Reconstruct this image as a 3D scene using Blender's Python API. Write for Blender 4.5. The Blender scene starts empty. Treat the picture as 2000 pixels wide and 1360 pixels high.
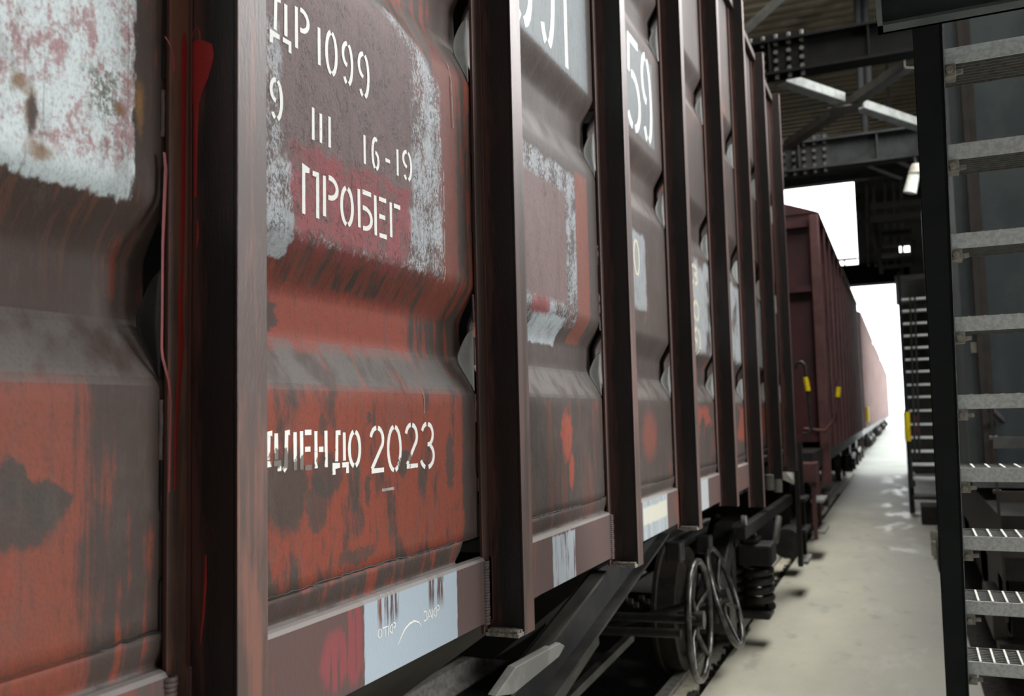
import bpy, bmesh, math, random
from mathutils import Vector, Matrix
random.seed(7)
sc = bpy.context.scene
C = sc.collection
H = 1.7                                   # camera height over the concrete walkway

# ------------------------------------------------------------------ camera
F = 1750.0                                # focal length in pixels of the 2000 wide frame
_dy = Vector((760, 117, F)).normalized()  # direction of the track in camera axes (x right, y down, z forward)
_up = Vector((0, -1, 0)); _up -= _up.dot(_dy) * _dy; _up.normalize()
_rt = _dy.cross(_up)
if _rt.x < 0: _rt = -_rt
_c, _s = math.cos(math.radians(-3.0)), math.sin(math.radians(-3.0))
CU = _c * _up + _s * _rt
CR = _c * _rt - _s * _up
CF = _dy
def ray(px, py):
    q = Vector(((px - 1000) / F, (py - 680) / F, 1.0))
    return Vector((q.dot(CR), q.dot(CF), q.dot(CU)))
def at(px, py, X=None, Y=None, Z=None):
    """world point of the photograph's pixel on a known plane of the place"""
    d = ray(px, py)
    t = X / d.x if X is not None else (Y / d.y if Y is not None else (Z - H) / d.z)
    return Vector((d.x * t, d.y * t, d.z * t + H))
cam_d = bpy.data.cameras.new('camera'); cam = bpy.data.objects.new('camera', cam_d); C.objects.link(cam)
cam_d.sensor_width = 36.0; cam_d.lens = F / 2000 * 36.0
def cw(v): return Vector((v.dot(CR), v.dot(CF), v.dot(CU)))
_x, _y, _z = cw(Vector((1, 0, 0))), cw(Vector((0, -1, 0))), cw(Vector((0, 0, -1)))
cam.matrix_world = Matrix(((_x.x, _y.x, _z.x, 0), (_x.y, _y.y, _z.y, 0), (_x.z, _y.z, _z.z, H), (0, 0, 0, 1)))
cam_d.clip_start = 0.02; cam_d.clip_end = 600
cam_d.dof.use_dof = True; cam_d.dof.focus_distance = 1.95; cam_d.dof.aperture_fstop = 4.5
sc.camera = cam
sc.view_settings.view_transform = 'Standard'; sc.view_settings.look = 'None'
sc.view_settings.gamma = 1.0; sc.view_settings.use_curve_mapping = False
sc.view_settings.exposure = 0.0
sc.cycles.use_denoising = True
sc.cycles.max_bounces = 6; sc.cycles.diffuse_bounces = 4; sc.cycles.glossy_bounces = 3

# ------------------------------------------------------------------ sky and added daylight lamps
w = bpy.data.worlds.new('overcast_sky'); sc.world = w; w.use_nodes = True
bg = w.node_tree.nodes['Background']; bg.inputs[0].default_value = (0.95, 0.98, 1.0, 1); bg.inputs[1].default_value = 4.2
def area(name, loc, target, sx, sy, power, col=(1, .98, .95)):
    l = bpy.data.lights.new(name, 'AREA'); l.shape = 'RECTANGLE'; l.size = sx; l.size_y = sy; l.energy = power; l.color = col
    o = bpy.data.objects.new(name, l); C.objects.link(o); o.location = loc
    o.rotation_euler = (Vector(target) - Vector(loc)).to_track_quat('-Z', 'Y').to_euler()
    return o
area('added_side_lamp', (6.4, 10.5, 7.6), (-1.0, 2.2, 1.5), 6, 3, 1900, (.95, .98, 1))  # added area lamp standing in for daylight from the right; the wall is closed
area('added_low_side_lamp', (7.7, 5.4, 4.4), (-1.0, 2.4, 1.7), 3.2, 4.0, 1250, (.96, .98, 1))  # added lower lamp brightening the near bays; the wall has no door
area('added_rear_lamp', (3.2, -7.2, 5.0), (1.2, 3, 1.6), 3, 3, 130, (.96, .98, 1))  # added weak lamp behind the view, lifts the faces turned to the camera
area('added_overhead_lamp', (0.45, 9.4, 8.3), (0.45, 9.4, 0), 2.0, 8.0, 920)  # added lamp over the walkway to brighten the floor; the roof is closed

# ------------------------------------------------------------------ node helper
class NT:
    def __init__(s, name):
        s.m = bpy.data.materials.new(name); s.m.use_nodes = True; s.t = s.m.node_tree
        s.b = s.t.nodes['Principled BSDF']; s.geo = s.t.nodes.new('ShaderNodeNewGeometry')
        sp = s.t.nodes.new('ShaderNodeSeparateXYZ'); s.t.links.new(s.geo.outputs['Position'], sp.inputs[0])
        s.x, s.y, s.z = sp.outputs
        sn = s.t.nodes.new('ShaderNodeSeparateXYZ'); s.t.links.new(s.geo.outputs['True Normal'], sn.inputs[0])
        s.nx, s.ny, s.nz = sn.outputs
        s.k = 0
    def put(s, sock, v):
        if isinstance(v, (int, float)): sock.default_value = v
        elif isinstance(v, (tuple, list)): sock.default_value = tuple(v) + ((1,) if len(v) == 3 and len(sock.default_value) == 4 else ())
        else: s.t.links.new(v, sock)
    def math(s, op, a, b=0.0, c=None, clamp=False):
        n = s.t.nodes.new('ShaderNodeMath'); n.operation = op; n.use_clamp = clamp
        s.put(n.inputs[0], a); s.put(n.inputs[1], b)
        if c is not None: s.put(n.inputs[2], c)
        return n.outputs[0]
    def mul(s, a, b): return s.math('MULTIPLY', a, b)
    def add(s, a, b): return s.math('ADD', a, b)
    def sub(s, a, b): return s.math('SUBTRACT', a, b)
    def mx(s, a, b): return s.math('MAXIMUM', a, b)
    def mn(s, a, b): return s.math('MINIMUM', a, b)
    def inv(s, a): return s.math('SUBTRACT', 1.0, a)
    def noise(s, sx, sy=None, sz=None, det=4, rough=.55, dist=0.0):
        sy = sx if sy is None else sy; sz = sx if sz is None else sz
        s.k += 1
        mp = s.t.nodes.new('ShaderNodeMapping'); mp.inputs['Scale'].default_value = (sx, sy, sz)
        mp.inputs['Location'].default_value = (s.k * 7.31, s.k * 3.77, s.k * 5.13)
        s.t.links.new(s.geo.outputs['Position'], mp.inputs[0])
        n = s.t.nodes.new('ShaderNodeTexNoise'); n.inputs['Scale'].default_value = 1.0
        n.inputs['Detail'].default_value = det; n.inputs['Roughness'].default_value = rough; n.inputs['Distortion'].default_value = dist
        s.t.links.new(mp.outputs[0], n.inputs['Vector'])
        return n.outputs[0]
    def ss(s, v, a, b):
        n = s.t.nodes.new('ShaderNodeMapRange'); n.interpolation_type = 'SMOOTHSTEP'
        s.put(n.inputs[0], v)
        flip = a > b
        n.inputs[1].default_value = min(a, b); n.inputs[2].default_value = max(a, b)
        n.inputs[3].default_value = 1.0 if flip else 0.0; n.inputs[4].default_value = 0.0 if flip else 1.0
        return n.outputs[0]
    def mix(s, f, a, b):
        n = s.t.nodes.new('ShaderNodeMix'); n.data_type = 'RGBA'
        s.put(n.inputs['Factor'], f)
        s.put(n.inputs[6], a); s.put(n.inputs[7], b)
        return n.outputs[2]
    def wob(s, v, n, amp): return s.add(v, s.mul(s.sub(n, .5), amp))
    def box(s, y0, y1, z0, z1, soft=.01, amp=.03, sc_=40, sy=None, sz=None):
        """ragged edged patch on a wall surface (Y along, Z up, heights over the walkway)"""
        n = s.noise(sc_, sy or sc_, sz or sc_, det=5, rough=.65); n2 = s.noise(sc_, sy or sc_, sz or sc_, det=5, rough=.65)
        yy = s.wob(s.y, n, amp); zz = s.wob(s.z, n2, amp)
        a = s.mul(s.ss(yy, y0 - soft, y0 + soft), s.ss(yy, y1 + soft, y1 - soft))
        b = s.mul(s.ss(zz, z0 - soft, z0 + soft), s.ss(zz, z1 + soft, z1 - soft))
        return s.mul(a, b)
    def blob(s, y0, z0, ry, rz, soft=.3, amp=.02, sc_=40):
        n = s.noise(sc_, det=5, rough=.65); n2 = s.noise(sc_, det=5, rough=.65)
        a = s.math('DIVIDE', s.sub(s.wob(s.y, n, amp), y0), ry); b = s.math('DIVIDE', s.sub(s.wob(s.z, n2, amp), z0), rz)
        d = s.math('SQRT', s.add(s.mul(a, a), s.mul(b, b)))
        return s.ss(d, 1 + soft, 1 - soft)
    def out(s, col, rough=.6, metal=0.0, bump=None, bs=.3, bd=.01, spec=.35):
        s.put(s.b.inputs['Base Color'], col); s.put(s.b.inputs['Roughness'], rough); s.put(s.b.inputs['Metallic'], metal)
        s.b.inputs['Specular IOR Level'].default_value = spec
        if bump is not None:
            n = s.t.nodes.new('ShaderNodeBump'); n.inputs['Strength'].default_value = bs; n.inputs['Distance'].default_value = bd
            s.put(n.inputs['Height'], bump); s.t.links.new(n.outputs[0], s.b.inputs['Normal'])
        return s.m

BROWN = (.066, .043, .036); GREYB = (.088, .070, .062); ORANGE = (.27, .058, .032); REDB = (.17, .05, .04)
DUST = (.145, .128, .118); LGREY = (.44, .47, .50); MAUVE = (.158, .092, .086); CRIM = (.30, .046, .052); DARKM = (.062, .05, .043)
def wagon_paint(N, base=BROWN, orange=.5, ocol=ORANGE, grey=.4):
    st = N.noise(8, 34, 3.0, det=6, rough=.6)
    bl = N.noise(5, 5, 4, det=6, rough=.62)
    c = N.mix(N.mul(N.ss(bl, .42, .7), grey), base, GREYB)
    v = N.add(N.mul(st, .55), N.mul(bl, .45))
    c = N.mix(N.mul(N.ss(v, .60 - .2 * orange, .66 - .16 * orange), .85), c, ocol)
    return c, st, bl
def finish(N, c, rough=.62, dustamt=.8):
    fine = N.noise(220, 220, 160, det=3)
    pit = N.mul(N.ss(N.noise(70, 85, 48, det=6, rough=.72), .655, .69), N.ss(N.noise(6, 7, 5, det=4), .42, .62))
    c = N.mix(N.mul(pit, .8), c, (.045, .036, .032))
    scuf = N.mul(N.ss(N.noise(16, 24, 9, det=8, rough=.72), .50, .68), .38)
    c = N.mix(scuf, c, (.115, .088, .076))
    deep = N.mul(N.ss(N.noise(26, 48, 12, det=7, rough=.7), .54, .66), .35)
    c = N.mix(deep, c, (.055, .036, .030))
    run = N.mul(N.ss(N.noise(30, 110, 3.5, det=5, rough=.6), .58, .68), .4)
    c = N.mix(run, c, (.07, .052, .046))
    d = N.mul(N.ss(N.nz, .2, .5), dustamt)
    d = N.mul(d, N.ss(N.noise(9, 12, 7, det=6), .34, .56))
    c = N.mix(d, c, DUST)
    c = N.mix(N.mul(N.ss(fine, .45, .75), .35), c, (.05, .04, .035))
    return N.out(c, rough, bump=N.add(N.mul(fine, .5), N.noise(35, det=5)), bs=.35, bd=.004, spec=.22)

def PY(px, py, X=-1.0): return at(px, py, X=X).y
def PZ(px, py, X=-1.0): return at(px, py, X=X).z

def mat_bay0():
    N = NT('panel_paint_white_patch')
    c, st, bl = wagon_paint(N, BROWN, .25)
    # orange paint on the lower half, worn in streaks towards the post
    fade = N.ss(N.y, 1.0, .76)
    st2 = N.noise(14, 55, 2.6, det=6, rough=.65)
    low = N.mul(N.ss(N.z, H + .085, H + .05), N.ss(N.add(N.mul(fade, .42), N.add(N.mul(st2, .5), N.mul(bl, .3))), .56, .66))
    c = N.mix(N.mul(low, .88), c, (.235, .062, .038))
    up = N.mul(N.ss(N.z, H + .15, H + .3), N.ss(N.noise(10, 60, 3, det=5), .55, .63))
    c = N.mix(N.mul(up, .5), c, (.17, .07, .045))
    for (px, py, ry, rz) in ((40, 1010, .05, .045), (95, 985, .035, .03), (20, 940, .02, .03)):
        c = N.mix(N.mul(N.blob(PY(px, py), PZ(px, py), ry, rz, .14, .05, 45), .92), c, DARKM)
    # white painted square
    y1 = PY(262, 150); z0 = H + .325
    wm = N.box(0.0, y1, z0, H + 1.2, .004, .03, 55, 70, 30)
    c = N.mix(wm, c, N.mix(N.ss(N.z, H + .37, H + .33), (.74, .81, .82), (.54, .60, .61)))
    pink = N.mul(wm, N.mul(N.ss(N.add(N.mul(N.noise(9, 11, 8, det=7, rough=.7), .7), N.mul(N.noise(110, det=5, rough=.7), .3)), .485, .58), N.ss(N.z, H + .35, H + .38)))
    c = N.mix(N.mul(pink, .72), c, (.36, .10, .11))
    grim = N.mul(wm, N.ss(N.noise(30, det=7, rough=.75), .66, .74))
    c = N.mix(N.mul(grim, .8), c, (.17, .17, .15))
    for (px, py, ry, rz) in ((205, 165, .03, .03), (210, 205, .025, .02)):
        mm = N.mul(N.blob(PY(px, py), PZ(px, py), ry, rz, .6, .08, 70), N.ss(N.noise(120, det=4), .45, .55))
        c = N.mix(N.mul(mm, .8), c, (.15, .15, .12))
    for (px, py, ry, rz) in ((40, 160, .012, .012), (62, 215, .008, .03), (80, 295, .018, .012), (275, 220, .006, .03), (235, 212, .008, .008), (272, 190, .01, .02)):
        c = N.mix(N.mul(N.blob(PY(px, py), PZ(px, py), ry, rz, .7, .02, 70), .85), c, (.24, .12, .04))
    c = N.mix(N.mul(N.blob(PY(65, 225), PZ(65, 225), .006, .028, .5, .02, 50), .9), c, (.06, .045, .045))
    return finish(N, c)

def mat_bay1():
    N = NT('panel_paint_stencilled')
    c, st, bl = wagon_paint(N, BROWN, .35)
    # orange-red repaint on the lower field, the groove and the right margin
    wear = N.ss(N.noise(9, 14, 5, det=7, rough=.65), .62, .50)
    lower = N.box(1.1, PY(905, 930), H - .30, H + .07, .008, .05, 22, 30, 14)
    c = N.mix(N.mul(N.mul(lower, wear), .92), c, ORANGE)
    gro = N.box(1.1, PY(838, 640), H + .135, H + .262, .012, .03, 22, 40, 12)
    c = N.mix(N.mul(gro, .92), c, (.30, .06, .035))
    mar = N.box(PY(850, 300), PY(893, 300), H + .25, H + .95, .008, .03, 25)
    c = N.mix(N.mul(mar, .85), c, (.22, .06, .04))
    under = N.box(1.1, PY(890, 560), H + .24, H + .36, .01, .03, 30, 60, 14)
    c = N.mix(N.mul(N.mul(under, N.ss(N.noise(10, 60, 8, det=4), .38, .55)), .8), c, (.20, .05, .035))
    for (px, py, ry, rz, a) in ((575, 610, .022, .03, .9), (640, 930, .05, .04, .85), (560, 960, .06, .075, .9), (620, 985, .035, .05, .8), (720, 960, .012, .03, .8), (723, 820, .008, .014, .8), (880, 900, .02, .07, .8), (790, 905, .02, .03, .9), (630, 830, .015, .02, .6), (700, 1085, .07, .015, .7)):
        c = N.mix(N.mul(N.blob(PY(px, py), PZ(px, py), ry, rz, .16, .055, 48), a), c, DARKM)
    # worn light grey square, brown-mauve overpaint, crimson overpaint
    spk = N.noise(150, 150, 90, det=5, rough=.7)
    big = N.noise(14, 16, 10, det=6, rough=.6)
    g = N.box(1.1, PY(862, 300), PZ(790, 522), H + .93, .006, .045, 45, 70, 40)
    gcut = N.ss(N.add(N.z, N.mul(N.y, .62)), H + .90 + .62 * 1.80, H + .86 + .62 * 1.80)
    g = N.mul(g, gcut)
    gm = N.mul(g, N.ss(N.add(N.mul(spk, .55), N.mul(big, .45)), .43, .55))
    c = N.mix(N.mul(g, .6), c, (.17, .12, .11))
    c = N.mix(N.mul(gm, .92), c, (.50, .52, .55))
    rt = PY(805, 250)
    m = N.box(PY(548, 200), rt, H + .475, H + 1.2, .012, .05, 30)
    m = N.mul(m, N.ss(N.add(N.z, N.mul(N.y, .62)), H + .90 + .62 * 1.74, H + .84 + .62 * 1.74))
    m = N.mul(m, N.ss(N.add(N.mul(spk, .45), N.mul(big, .55)), .33, .42))
    c = N.mix(N.mul(m, .95), c, MAUVE)
    top = N.box(1.1, PY(560, 60), H + .72, H + 1.2, .02, .05, 30)
    c = N.mix(N.mul(top, .9), c, MAUVE)
    cr = N.box(PY(573, 350), PY(800, 420), H + .345, H + .52, .012, .07, 22, 26, 18)
    cr = N.mul(cr, N.ss(N.add(N.mul(spk, .5), N.mul(big, .5)), .40, .50))
    c = N.mix(N.mul(cr, .92), c, CRIM)
    edge = N.mul(N.box(1.2, PY(810, 500), H + .318, H + .352, .01, .03, 40), N.ss(big, .42, .5))
    c = N.mix(N.mul(edge, .8), c, (.21, .05, .05))
    # light grey paint run on the slope beside the first post
    c = N.mix(N.mul(N.box(PY(524, 480), PY(575, 470), H + .30, H + .385, .006, .05, 40), .9), c, (.42, .45, .47))
    pits = N.mul(N.mx(g, m), N.ss(N.noise(50, 62, 42, det=7, rough=.75, dist=.6), .635, .665))
    c = N.mix(N.mul(pits, .9), c, (.032, .024, .021))
    crk = N.math('ABSOLUTE', N.sub(N.noise(42, 55, 34, det=5, rough=.6, dist=1.2), .5))
    crk = N.mul(N.mul(N.ss(crk, .026, .010), N.ss(N.noise(24, det=4), .48, .56)), N.mx(g, m))
    c = N.mix(N.mul(crk, .9), c, (.03, .024, .022))
    rust = N.mul(g, N.ss(N.noise(45, 45, 25, det=6, rough=.75), .67, .75))
    c = N.mix(N.mul(rust, .7), c, (.17, .09, .04))
    # white runs down the right margin
    for px, z0, z1 in ((868, .33, .62), (856, .42, .75)):
        l = N.box(PY(px, 400) - .0022, PY(px, 400) + .0022, H + z0, H + z1, .001, .006, 50)
        c = N.mix(N.mul(N.mul(l, N.ss(N.noise(20, 40, 60, det=4), .45, .5)), .8), c, (.42, .40, .38))
    return finish(N, c)

def mat_bay2():
    N = NT('panel_paint_number_patch')
    c, st, bl = wagon_paint(N, (.062, .048, .042), .08, grey=.8)
    g = N.box(2.2, PY(1146, 100), PZ(1145, 180), H + 2.2, .006, .025, 30)
    c = N.mix(N.mul(g, .93), c, (.15, .17, .175))
    spk = N.noise(120, 120, 80, det=5, rough=.7); big = N.noise(12, 14, 9, det=6)
    b = N.box(2.2, PY(1125, 450), H + .30, H + .83, .008, .04, 35)
    bw = N.mul(b, N.ss(N.add(N.mul(spk, .6), N.mul(big, .4)), .44, .56))
    c = N.mix(N.mul(bw, .85), c, (.30, .315, .33))
    m = N.box(2.2, PY(1106, 450), H + .37, H + .75, .01, .04, 35)
    m = N.mul(m, N.ss(N.add(N.mul(spk, .4), N.mul(big, .6)), .34, .42))
    c = N.mix(N.mul(m, .93), c, (.135, .085, .08))
    mar = N.box(PY(1127, 500), PY(1150, 500), H + .25, H + .85, .006, .02, 35)
    c = N.mix(N.mul(mar, .8), c, (.20, .065, .045))
    lg = N.box(PY(1052, 645), PY(1112, 645), H + .235, H + .325, .005, .03, 40)
    c = N.mix(N.mul(lg, .9), c, (.33, .36, .37))
    rd = N.box(PY(1040, 600), PY(1075, 600), H + .32, H + .37, .01, .04, 30)
    c = N.mix(N.mul(rd, .8), c, (.2, .05, .05))
    low = N.mul(N.ss(N.z, H + .06, H + .04), N.mul(N.ss(N.noise(6, 20, 3, det=6), .48, .62), .38))
    c = N.mix(low, c, (.19, .065, .045))
    o = N.mx(N.blob(PY(1108, 850), PZ(1108, 850), .05, .08, .3, .08, 25), N.blob(PY(1118, 920), PZ(1118, 920), .025, .06, .3, .04, 25))
    c = N.mix(N.mul(o, .85), c, (.30, .065, .04))
    pits = N.ss(N.noise(35, 35, 22, det=6, rough=.7), .66, .70)
    c = N.mix(N.mul(pits, .7), c, (.06, .048, .042))
    return finish(N, c)

def mat_bay3():
    N = NT('panel_paint_grey_number')
    c, st, bl = wagon_paint(N, (.070, .053, .047), .12, grey=.9)
    g = N.box(3.3, PY(1277, 250), PZ(1255, 270), PZ(1240, 85), .008, .03, 25)
    c = N.mix(N.mul(g, .93), c, (.15, .165, .165))
    g = N.box(3.3, PY(1262, 530), PZ(1245, 600), PZ(1245, 455), .012, .08, 18)
    c = N.mix(N.mul(g, .85), c, (.27, .29, .30))
    o = N.blob(PY(1270, 850), PZ(1270, 850), .12, .10, .4, .1, 18)
    c = N.mix(N.mul(o, .6), c, (.24, .065, .045))
    return finish(N, c)
def mat_far(name, o, light):
    N = NT(name)
    c, st, bl = wagon_paint(N, (.068, .053, .048), o, grey=.9)
    if light:
        g = N.mul(N.box(4.0, 7.5, H + .33, H + .86, .02, .1, 12), N.ss(N.noise(5, 6, 4, det=5), .36, .46))
        c = N.mix(N.mul(g, .85), c, (.36, .38, .39))
        g = N.mul(N.box(4.0, 9, H - .2, H + .03, .02, .1, 12), N.ss(N.noise(5, 4, 4, det=5), .45, .5))
        c = N.mix(N.mul(g, .85), c, (.27, .07, .045))
    return finish(N, c)
def mat_post():
    N = NT('post_paint')
    st = N.noise(40, 40, 2.2, det=6, rough=.6); bl = N.noise(6, 6, 3, det=6)
    c = N.mix(N.ss(bl, .4, .65), (.085, .048, .038), (.115, .074, .060))
    c = N.mix(N.mul(N.ss(N.add(N.mul(st, .65), N.mul(bl, .35)), .45, .56), .8), c, (.22, .088, .06))
    c = N.mix(N.mul(N.ss(N.y, 1.4, 2.0), .55), c, N.mix(N.ss(st, .4, .6), (.075, .060, .055), (.105, .085, .079)))
    g = N.mul(N.ss(N.noise(30, 30, 8, det=6, rough=.7), .58, .68), .5)
    c = N.mix(g, c, (.12, .094, .084))
    # web faces go near black towards the outer edge, shade put into the colour
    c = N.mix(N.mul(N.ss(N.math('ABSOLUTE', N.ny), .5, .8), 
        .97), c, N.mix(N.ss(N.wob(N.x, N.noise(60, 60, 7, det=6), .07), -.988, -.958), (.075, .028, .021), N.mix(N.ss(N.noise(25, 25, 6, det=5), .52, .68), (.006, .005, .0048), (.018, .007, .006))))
    fine = N.noise(200, 200, 60, det=3)
    return N.out(c, .48, bump=fine, bs=.22, bd=.003, spec=.5)
def mat_sill(kind):
    N = NT('sill_paint_' + kind)
    c, st, bl = wagon_paint(N, (.11, .068, .062), .25, (.20, .07, .05), grey=.6)
    strk = N.noise(30, 90, 6, det=5, rough=.65)
    if kind == 'first':
        c = N.mix(N.mul(N.ss(N.y, 1.62, 1.35), .5), c, (.125, .06, .052))
        p = N.box(PY(712, 1250, -.985), PY(893, 1180, -.985), H - .70, H - .349, .003, .012, 60, 120, 40)
        p2 = N.mul(p, N.inv(N.mul(N.mul(N.ss(N.z, H - .44, H - .39), N.ss(strk, .47, .56)), N.mx(N.box(PY(738, 1230, -.985), PY(778, 1200, -.985), 0, 3, .01, .01), N.box(PY(838, 1180, -.985), PY(868, 1160, -.985), 0, 3, .006, .006)))))
        c = N.mix(N.mul(p2, .97), c, (.42, .49, .555))
        cr = N.mx(N.blob(PY(655, 1290, -.985), PZ(655, 1290, -.985), .045, .055, .25, .03, 40), N.blob(PY(692, 1250, -.985), PZ(692, 1250, -.985), .03, .085, .2, .02, 40))
        cr = N.mul(cr, N.mul(N.ss(N.noise(20, 80, 6, det=5), .36, .46), N.ss(N.y, PY(712, 1250, -.985) + .004, PY(712, 1250, -.985) - .004)))
        c = N.mix(N.mul(cr, .9), c, (.27, .06, .065))
    elif kind == 'second':
        p = N.box(PY(1080, 1080, -.985), PY(1124, 1080, -.985), H - .62, H - .365, .004, .03, 30, 60, 14)
        p = N.mul(p, N.ss(strk, .36, .45))
        c = N.mix(N.mul(p, .92), c, (.42, .46, .50))
    elif kind == 'third':
        p = N.box(PY(1256, 1020, -.985), PY(1304, 1000, -.985), H - .9, H - .34, .008, .03, 20, 40, 14)
        c = N.mix(N.mul(p, .9), c, N.mix(N.ss(st, .4, .6), (.30, .33, .34), (.42, .46, .48)))
        q = N.box(PY(1257, 1020, -.985), PY(1303, 1000, -.985), H - .455, H - .385, .006, .02, 20)
        c = N.mix(N.mul(q, .95), c, (.58, .56, .46))
    elif kind == 'fourth':
        p = N.box(PY(1370, 970, -.985), PY(1384, 970, -.985), H - .9, H - .34, .01, .03, 20)
        c = N.mix(N.mul(p, .9), c, (.44, .46, .47))
    d = N.mul(N.ss(N.nz, .3, .6), .9)
    c = N.mix(d, c, (.24, .215, .20))
    fine = N.noise(150, 150, 60, det=4)
    return N.out(c, .6, bump=fine, bs=.3, bd=.003)
def simple(name, a, b, scale=8, rough=.6, metal=0.0, aniso=None, bd=.003, lo=.4, hi=.62, spec=.35):
    N = NT(name)
    n = N.noise(scale, scale, aniso or scale, det=6, rough=.62)
    return N.out(N.mix(N.ss(n, lo, hi), a, b), rough, metal, bump=N.noise(scale * 12, det=3), bs=.25, bd=bd, spec=spec)
def mat_letters(name, col, under):
    N = NT(name)
    wn = N.ss(N.noise(110, 110, 70, det=6, rough=.7), .64, .69)
    if name.startswith('white'):
        for (px, py, ry, rz) in ((548, 897, .030, .018), (590, 912, .04, .018), (628, 900, .014, .016), (800, 885, .010, .030), (783, 905, .008, .014)):
            wn = N.mx(wn, N.blob(PY(px, py), PZ(px, py), ry, rz, .12, .05, 60))
    return N.out(N.mix(N.mul(wn, .9), col, under), .55)

M = {}
M['bays'] = [mat_bay0(), mat_bay1(), mat_bay2(), mat_bay3(), mat_far('panel_paint_fourth_bay', .2, True), mat_far('panel_paint_rear', .15, True)]
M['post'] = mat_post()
M['sills'] = [mat_sill('plain'), mat_sill('first'), mat_sill('second'), mat_sill('third'), mat_sill('fourth')]
M['letter'] = mat_letters('white_stencil_paint', (.90, .89, .84), (.11, .08, .06))
M['letter_dull'] = mat_letters('dull_white_stencil_paint', (.62, .64, .62), (.2, .18, .16))
M['letter_beige'] = mat_letters('beige_stencil_paint', (.55, .5, .38), (.25, .22, .18))
M['red_drip'] = simple('red_paint_run', (.30, .02, .017), (.25, .022, .019), 20, .4)
M['pink_drip'] = simple('dull_red_paint_run', (.36, .08, .08), (.28, .075, .08), 30, .5)
M['chalk'] = simple('chalk_line', (.42, .38, .36), (.30, .22, .2), 40, .7)
M['filler'] = simple('grey_filler_paint', (.42, .44, .43), (.30, .30, .29), 10, .6, aniso=4)
M['grit'] = simple('grit', (.30, .28, .24), (.16, .14, .12), 120, .9)
M['weld'] = simple('weld_metal', (.13, .09, .085), (.09, .07, .065), 60, .5)
M['dark'] = simple('black_underframe_paint', (.010, .009, .009), (.018, .016, .015), 6, .6)
M['dark_grey'] = simple('sooty_grey_steel', (.014, .013, .012), (.03, .028, .027), 7, .45)
M['chute'] = simple('dusty_chute_steel', (.026, .025, .021), (.045, .042, .035), 4, .6)
M['pale'] = simple('pale_dusty_steel', (.17, .167, .152), (.25, .245, .225), 6, .6)
M['iron'] = simple('worn_iron', (.034, .031, .029), (.09, .083, .077), 18, .28, .6)
M['rail'] = simple('rail_steel', (.55, .53, .50), (.36, .32, .27), 20, .3, .4)
M['rubble'] = simple('dark_rubble', (.02, .019, .018), (.05, .046, .04), 30, .9, bd=.02)
M['beige_conc'] = simple('beige_kerb_concrete', (.60, .56, .44), (.45, .41, .32), 12, .8)
M['w2'] = simple('oxide_red_wagon_paint', (.062, .016, .018), (.04, .013, .015), 3, .55, aniso=1.5)
M['w2post'] = simple('oxide_red_post_paint', (.10, .042, .040), (.07, .03, .03), 4, .55)
M['w2dark'] = simple('dark_wagon_paint', (.04, .034, .034), (.06, .05, .048), 3, .6)
M['w3'] = simple('hazed_red_wagon_paint', (.46, .36, .345), (.38, .29, .28), 3, .6, aniso=1.5)  # wagon red paled, outdoor brightness and haze put into the colour
M['yellow'] = simple('yellow_band_paint', (.72, .55, .01), (.6, .44, .01), 30, .45)
M['greyw'] = simple('blue_grey_wagon_paint', (.115, .14, .15), (.085, .105, .115), 3, .6, aniso=2)
M['greyr'] = simple('grey_rib_paint', (.14, .145, .145), (.10, .10, .10), 6, .6)
M['ladder'] = simple('brown_ladder_paint', (.05, .042, .036), (.035, .03, .027), 8, .6)
M['galv'] = simple('galvanized_steel', (.74, .76, .75), (.56, .58, .57), 90, .5, .1)
M['galv_shade'] = simple('shaded_galvanized_bar', (.16, .16, .15), (.11, .11, .10), 60, .6)  # darker copy of the galvanizing, paints the shade under the treads
M['galv_light'] = simple('bright_galvanized_bar', (.74, .73, .66), (.6, .59, .53), 60, .5)
M['clip'] = simple('dusty_zinc_clip', (.36, .34, .29), (.22, .21, .18), 40, .6)
M['stair_dark'] = simple('black_green_stair_paint', (.005, .008, .009), (.008, .011, .012), 6, .65, spec=.2)
M['landing'] = simple('dark_grey_landing_paint', (.09, .11, .112), (.12, .145, .145), 6, .5)
M['stair_edge'] = simple('pale_grey_edge', (.20, .22, .22), (.12, .13, .13), 40, .5)
M['beam'] = simple('grey_beam_paint', (.024, .027, .027), (.018, .018, .017), 5, .8, spec=.12)
M['beam_dark'] = simple('dark_beam_paint', (.0035, .0035, .0034), (.0055, .0053, .005), 5, .8, spec=.08)
M['brace_light'] = simple('pale_brace_paint', (.20, .21, .20), (.15, .153, .143), 8, .6, spec=.2)
M['brace'] = simple('dull_brace_paint', (.048, .046, .038), (.032, .030, .025), 8, .6)
M['bolt'] = simple('dull_bolts', (.035, .033, .027), (.025, .023, .019), 40, .5)
M['cladding'] = simple('grey_brown_cladding', (.06, .06, .054), (.04, .04, .036), 4, .7)
M['deck'] = simple('tan_roof_deck', (.30, .26, .18), (.22, .19, .13), 2, .8)
M['outer'] = simple('pale_gravel', (.42, .43, .40), (.36, .38, .33), .6, .9)
M['lampbody'] = simple('pale_lamp_housing', (.62, .66, .62), (.5, .5, .42), 20, .5)
M['signred'] = simple('red_board', (.16, .012, .012), (.12, .012, .012), 20, .5)
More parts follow.
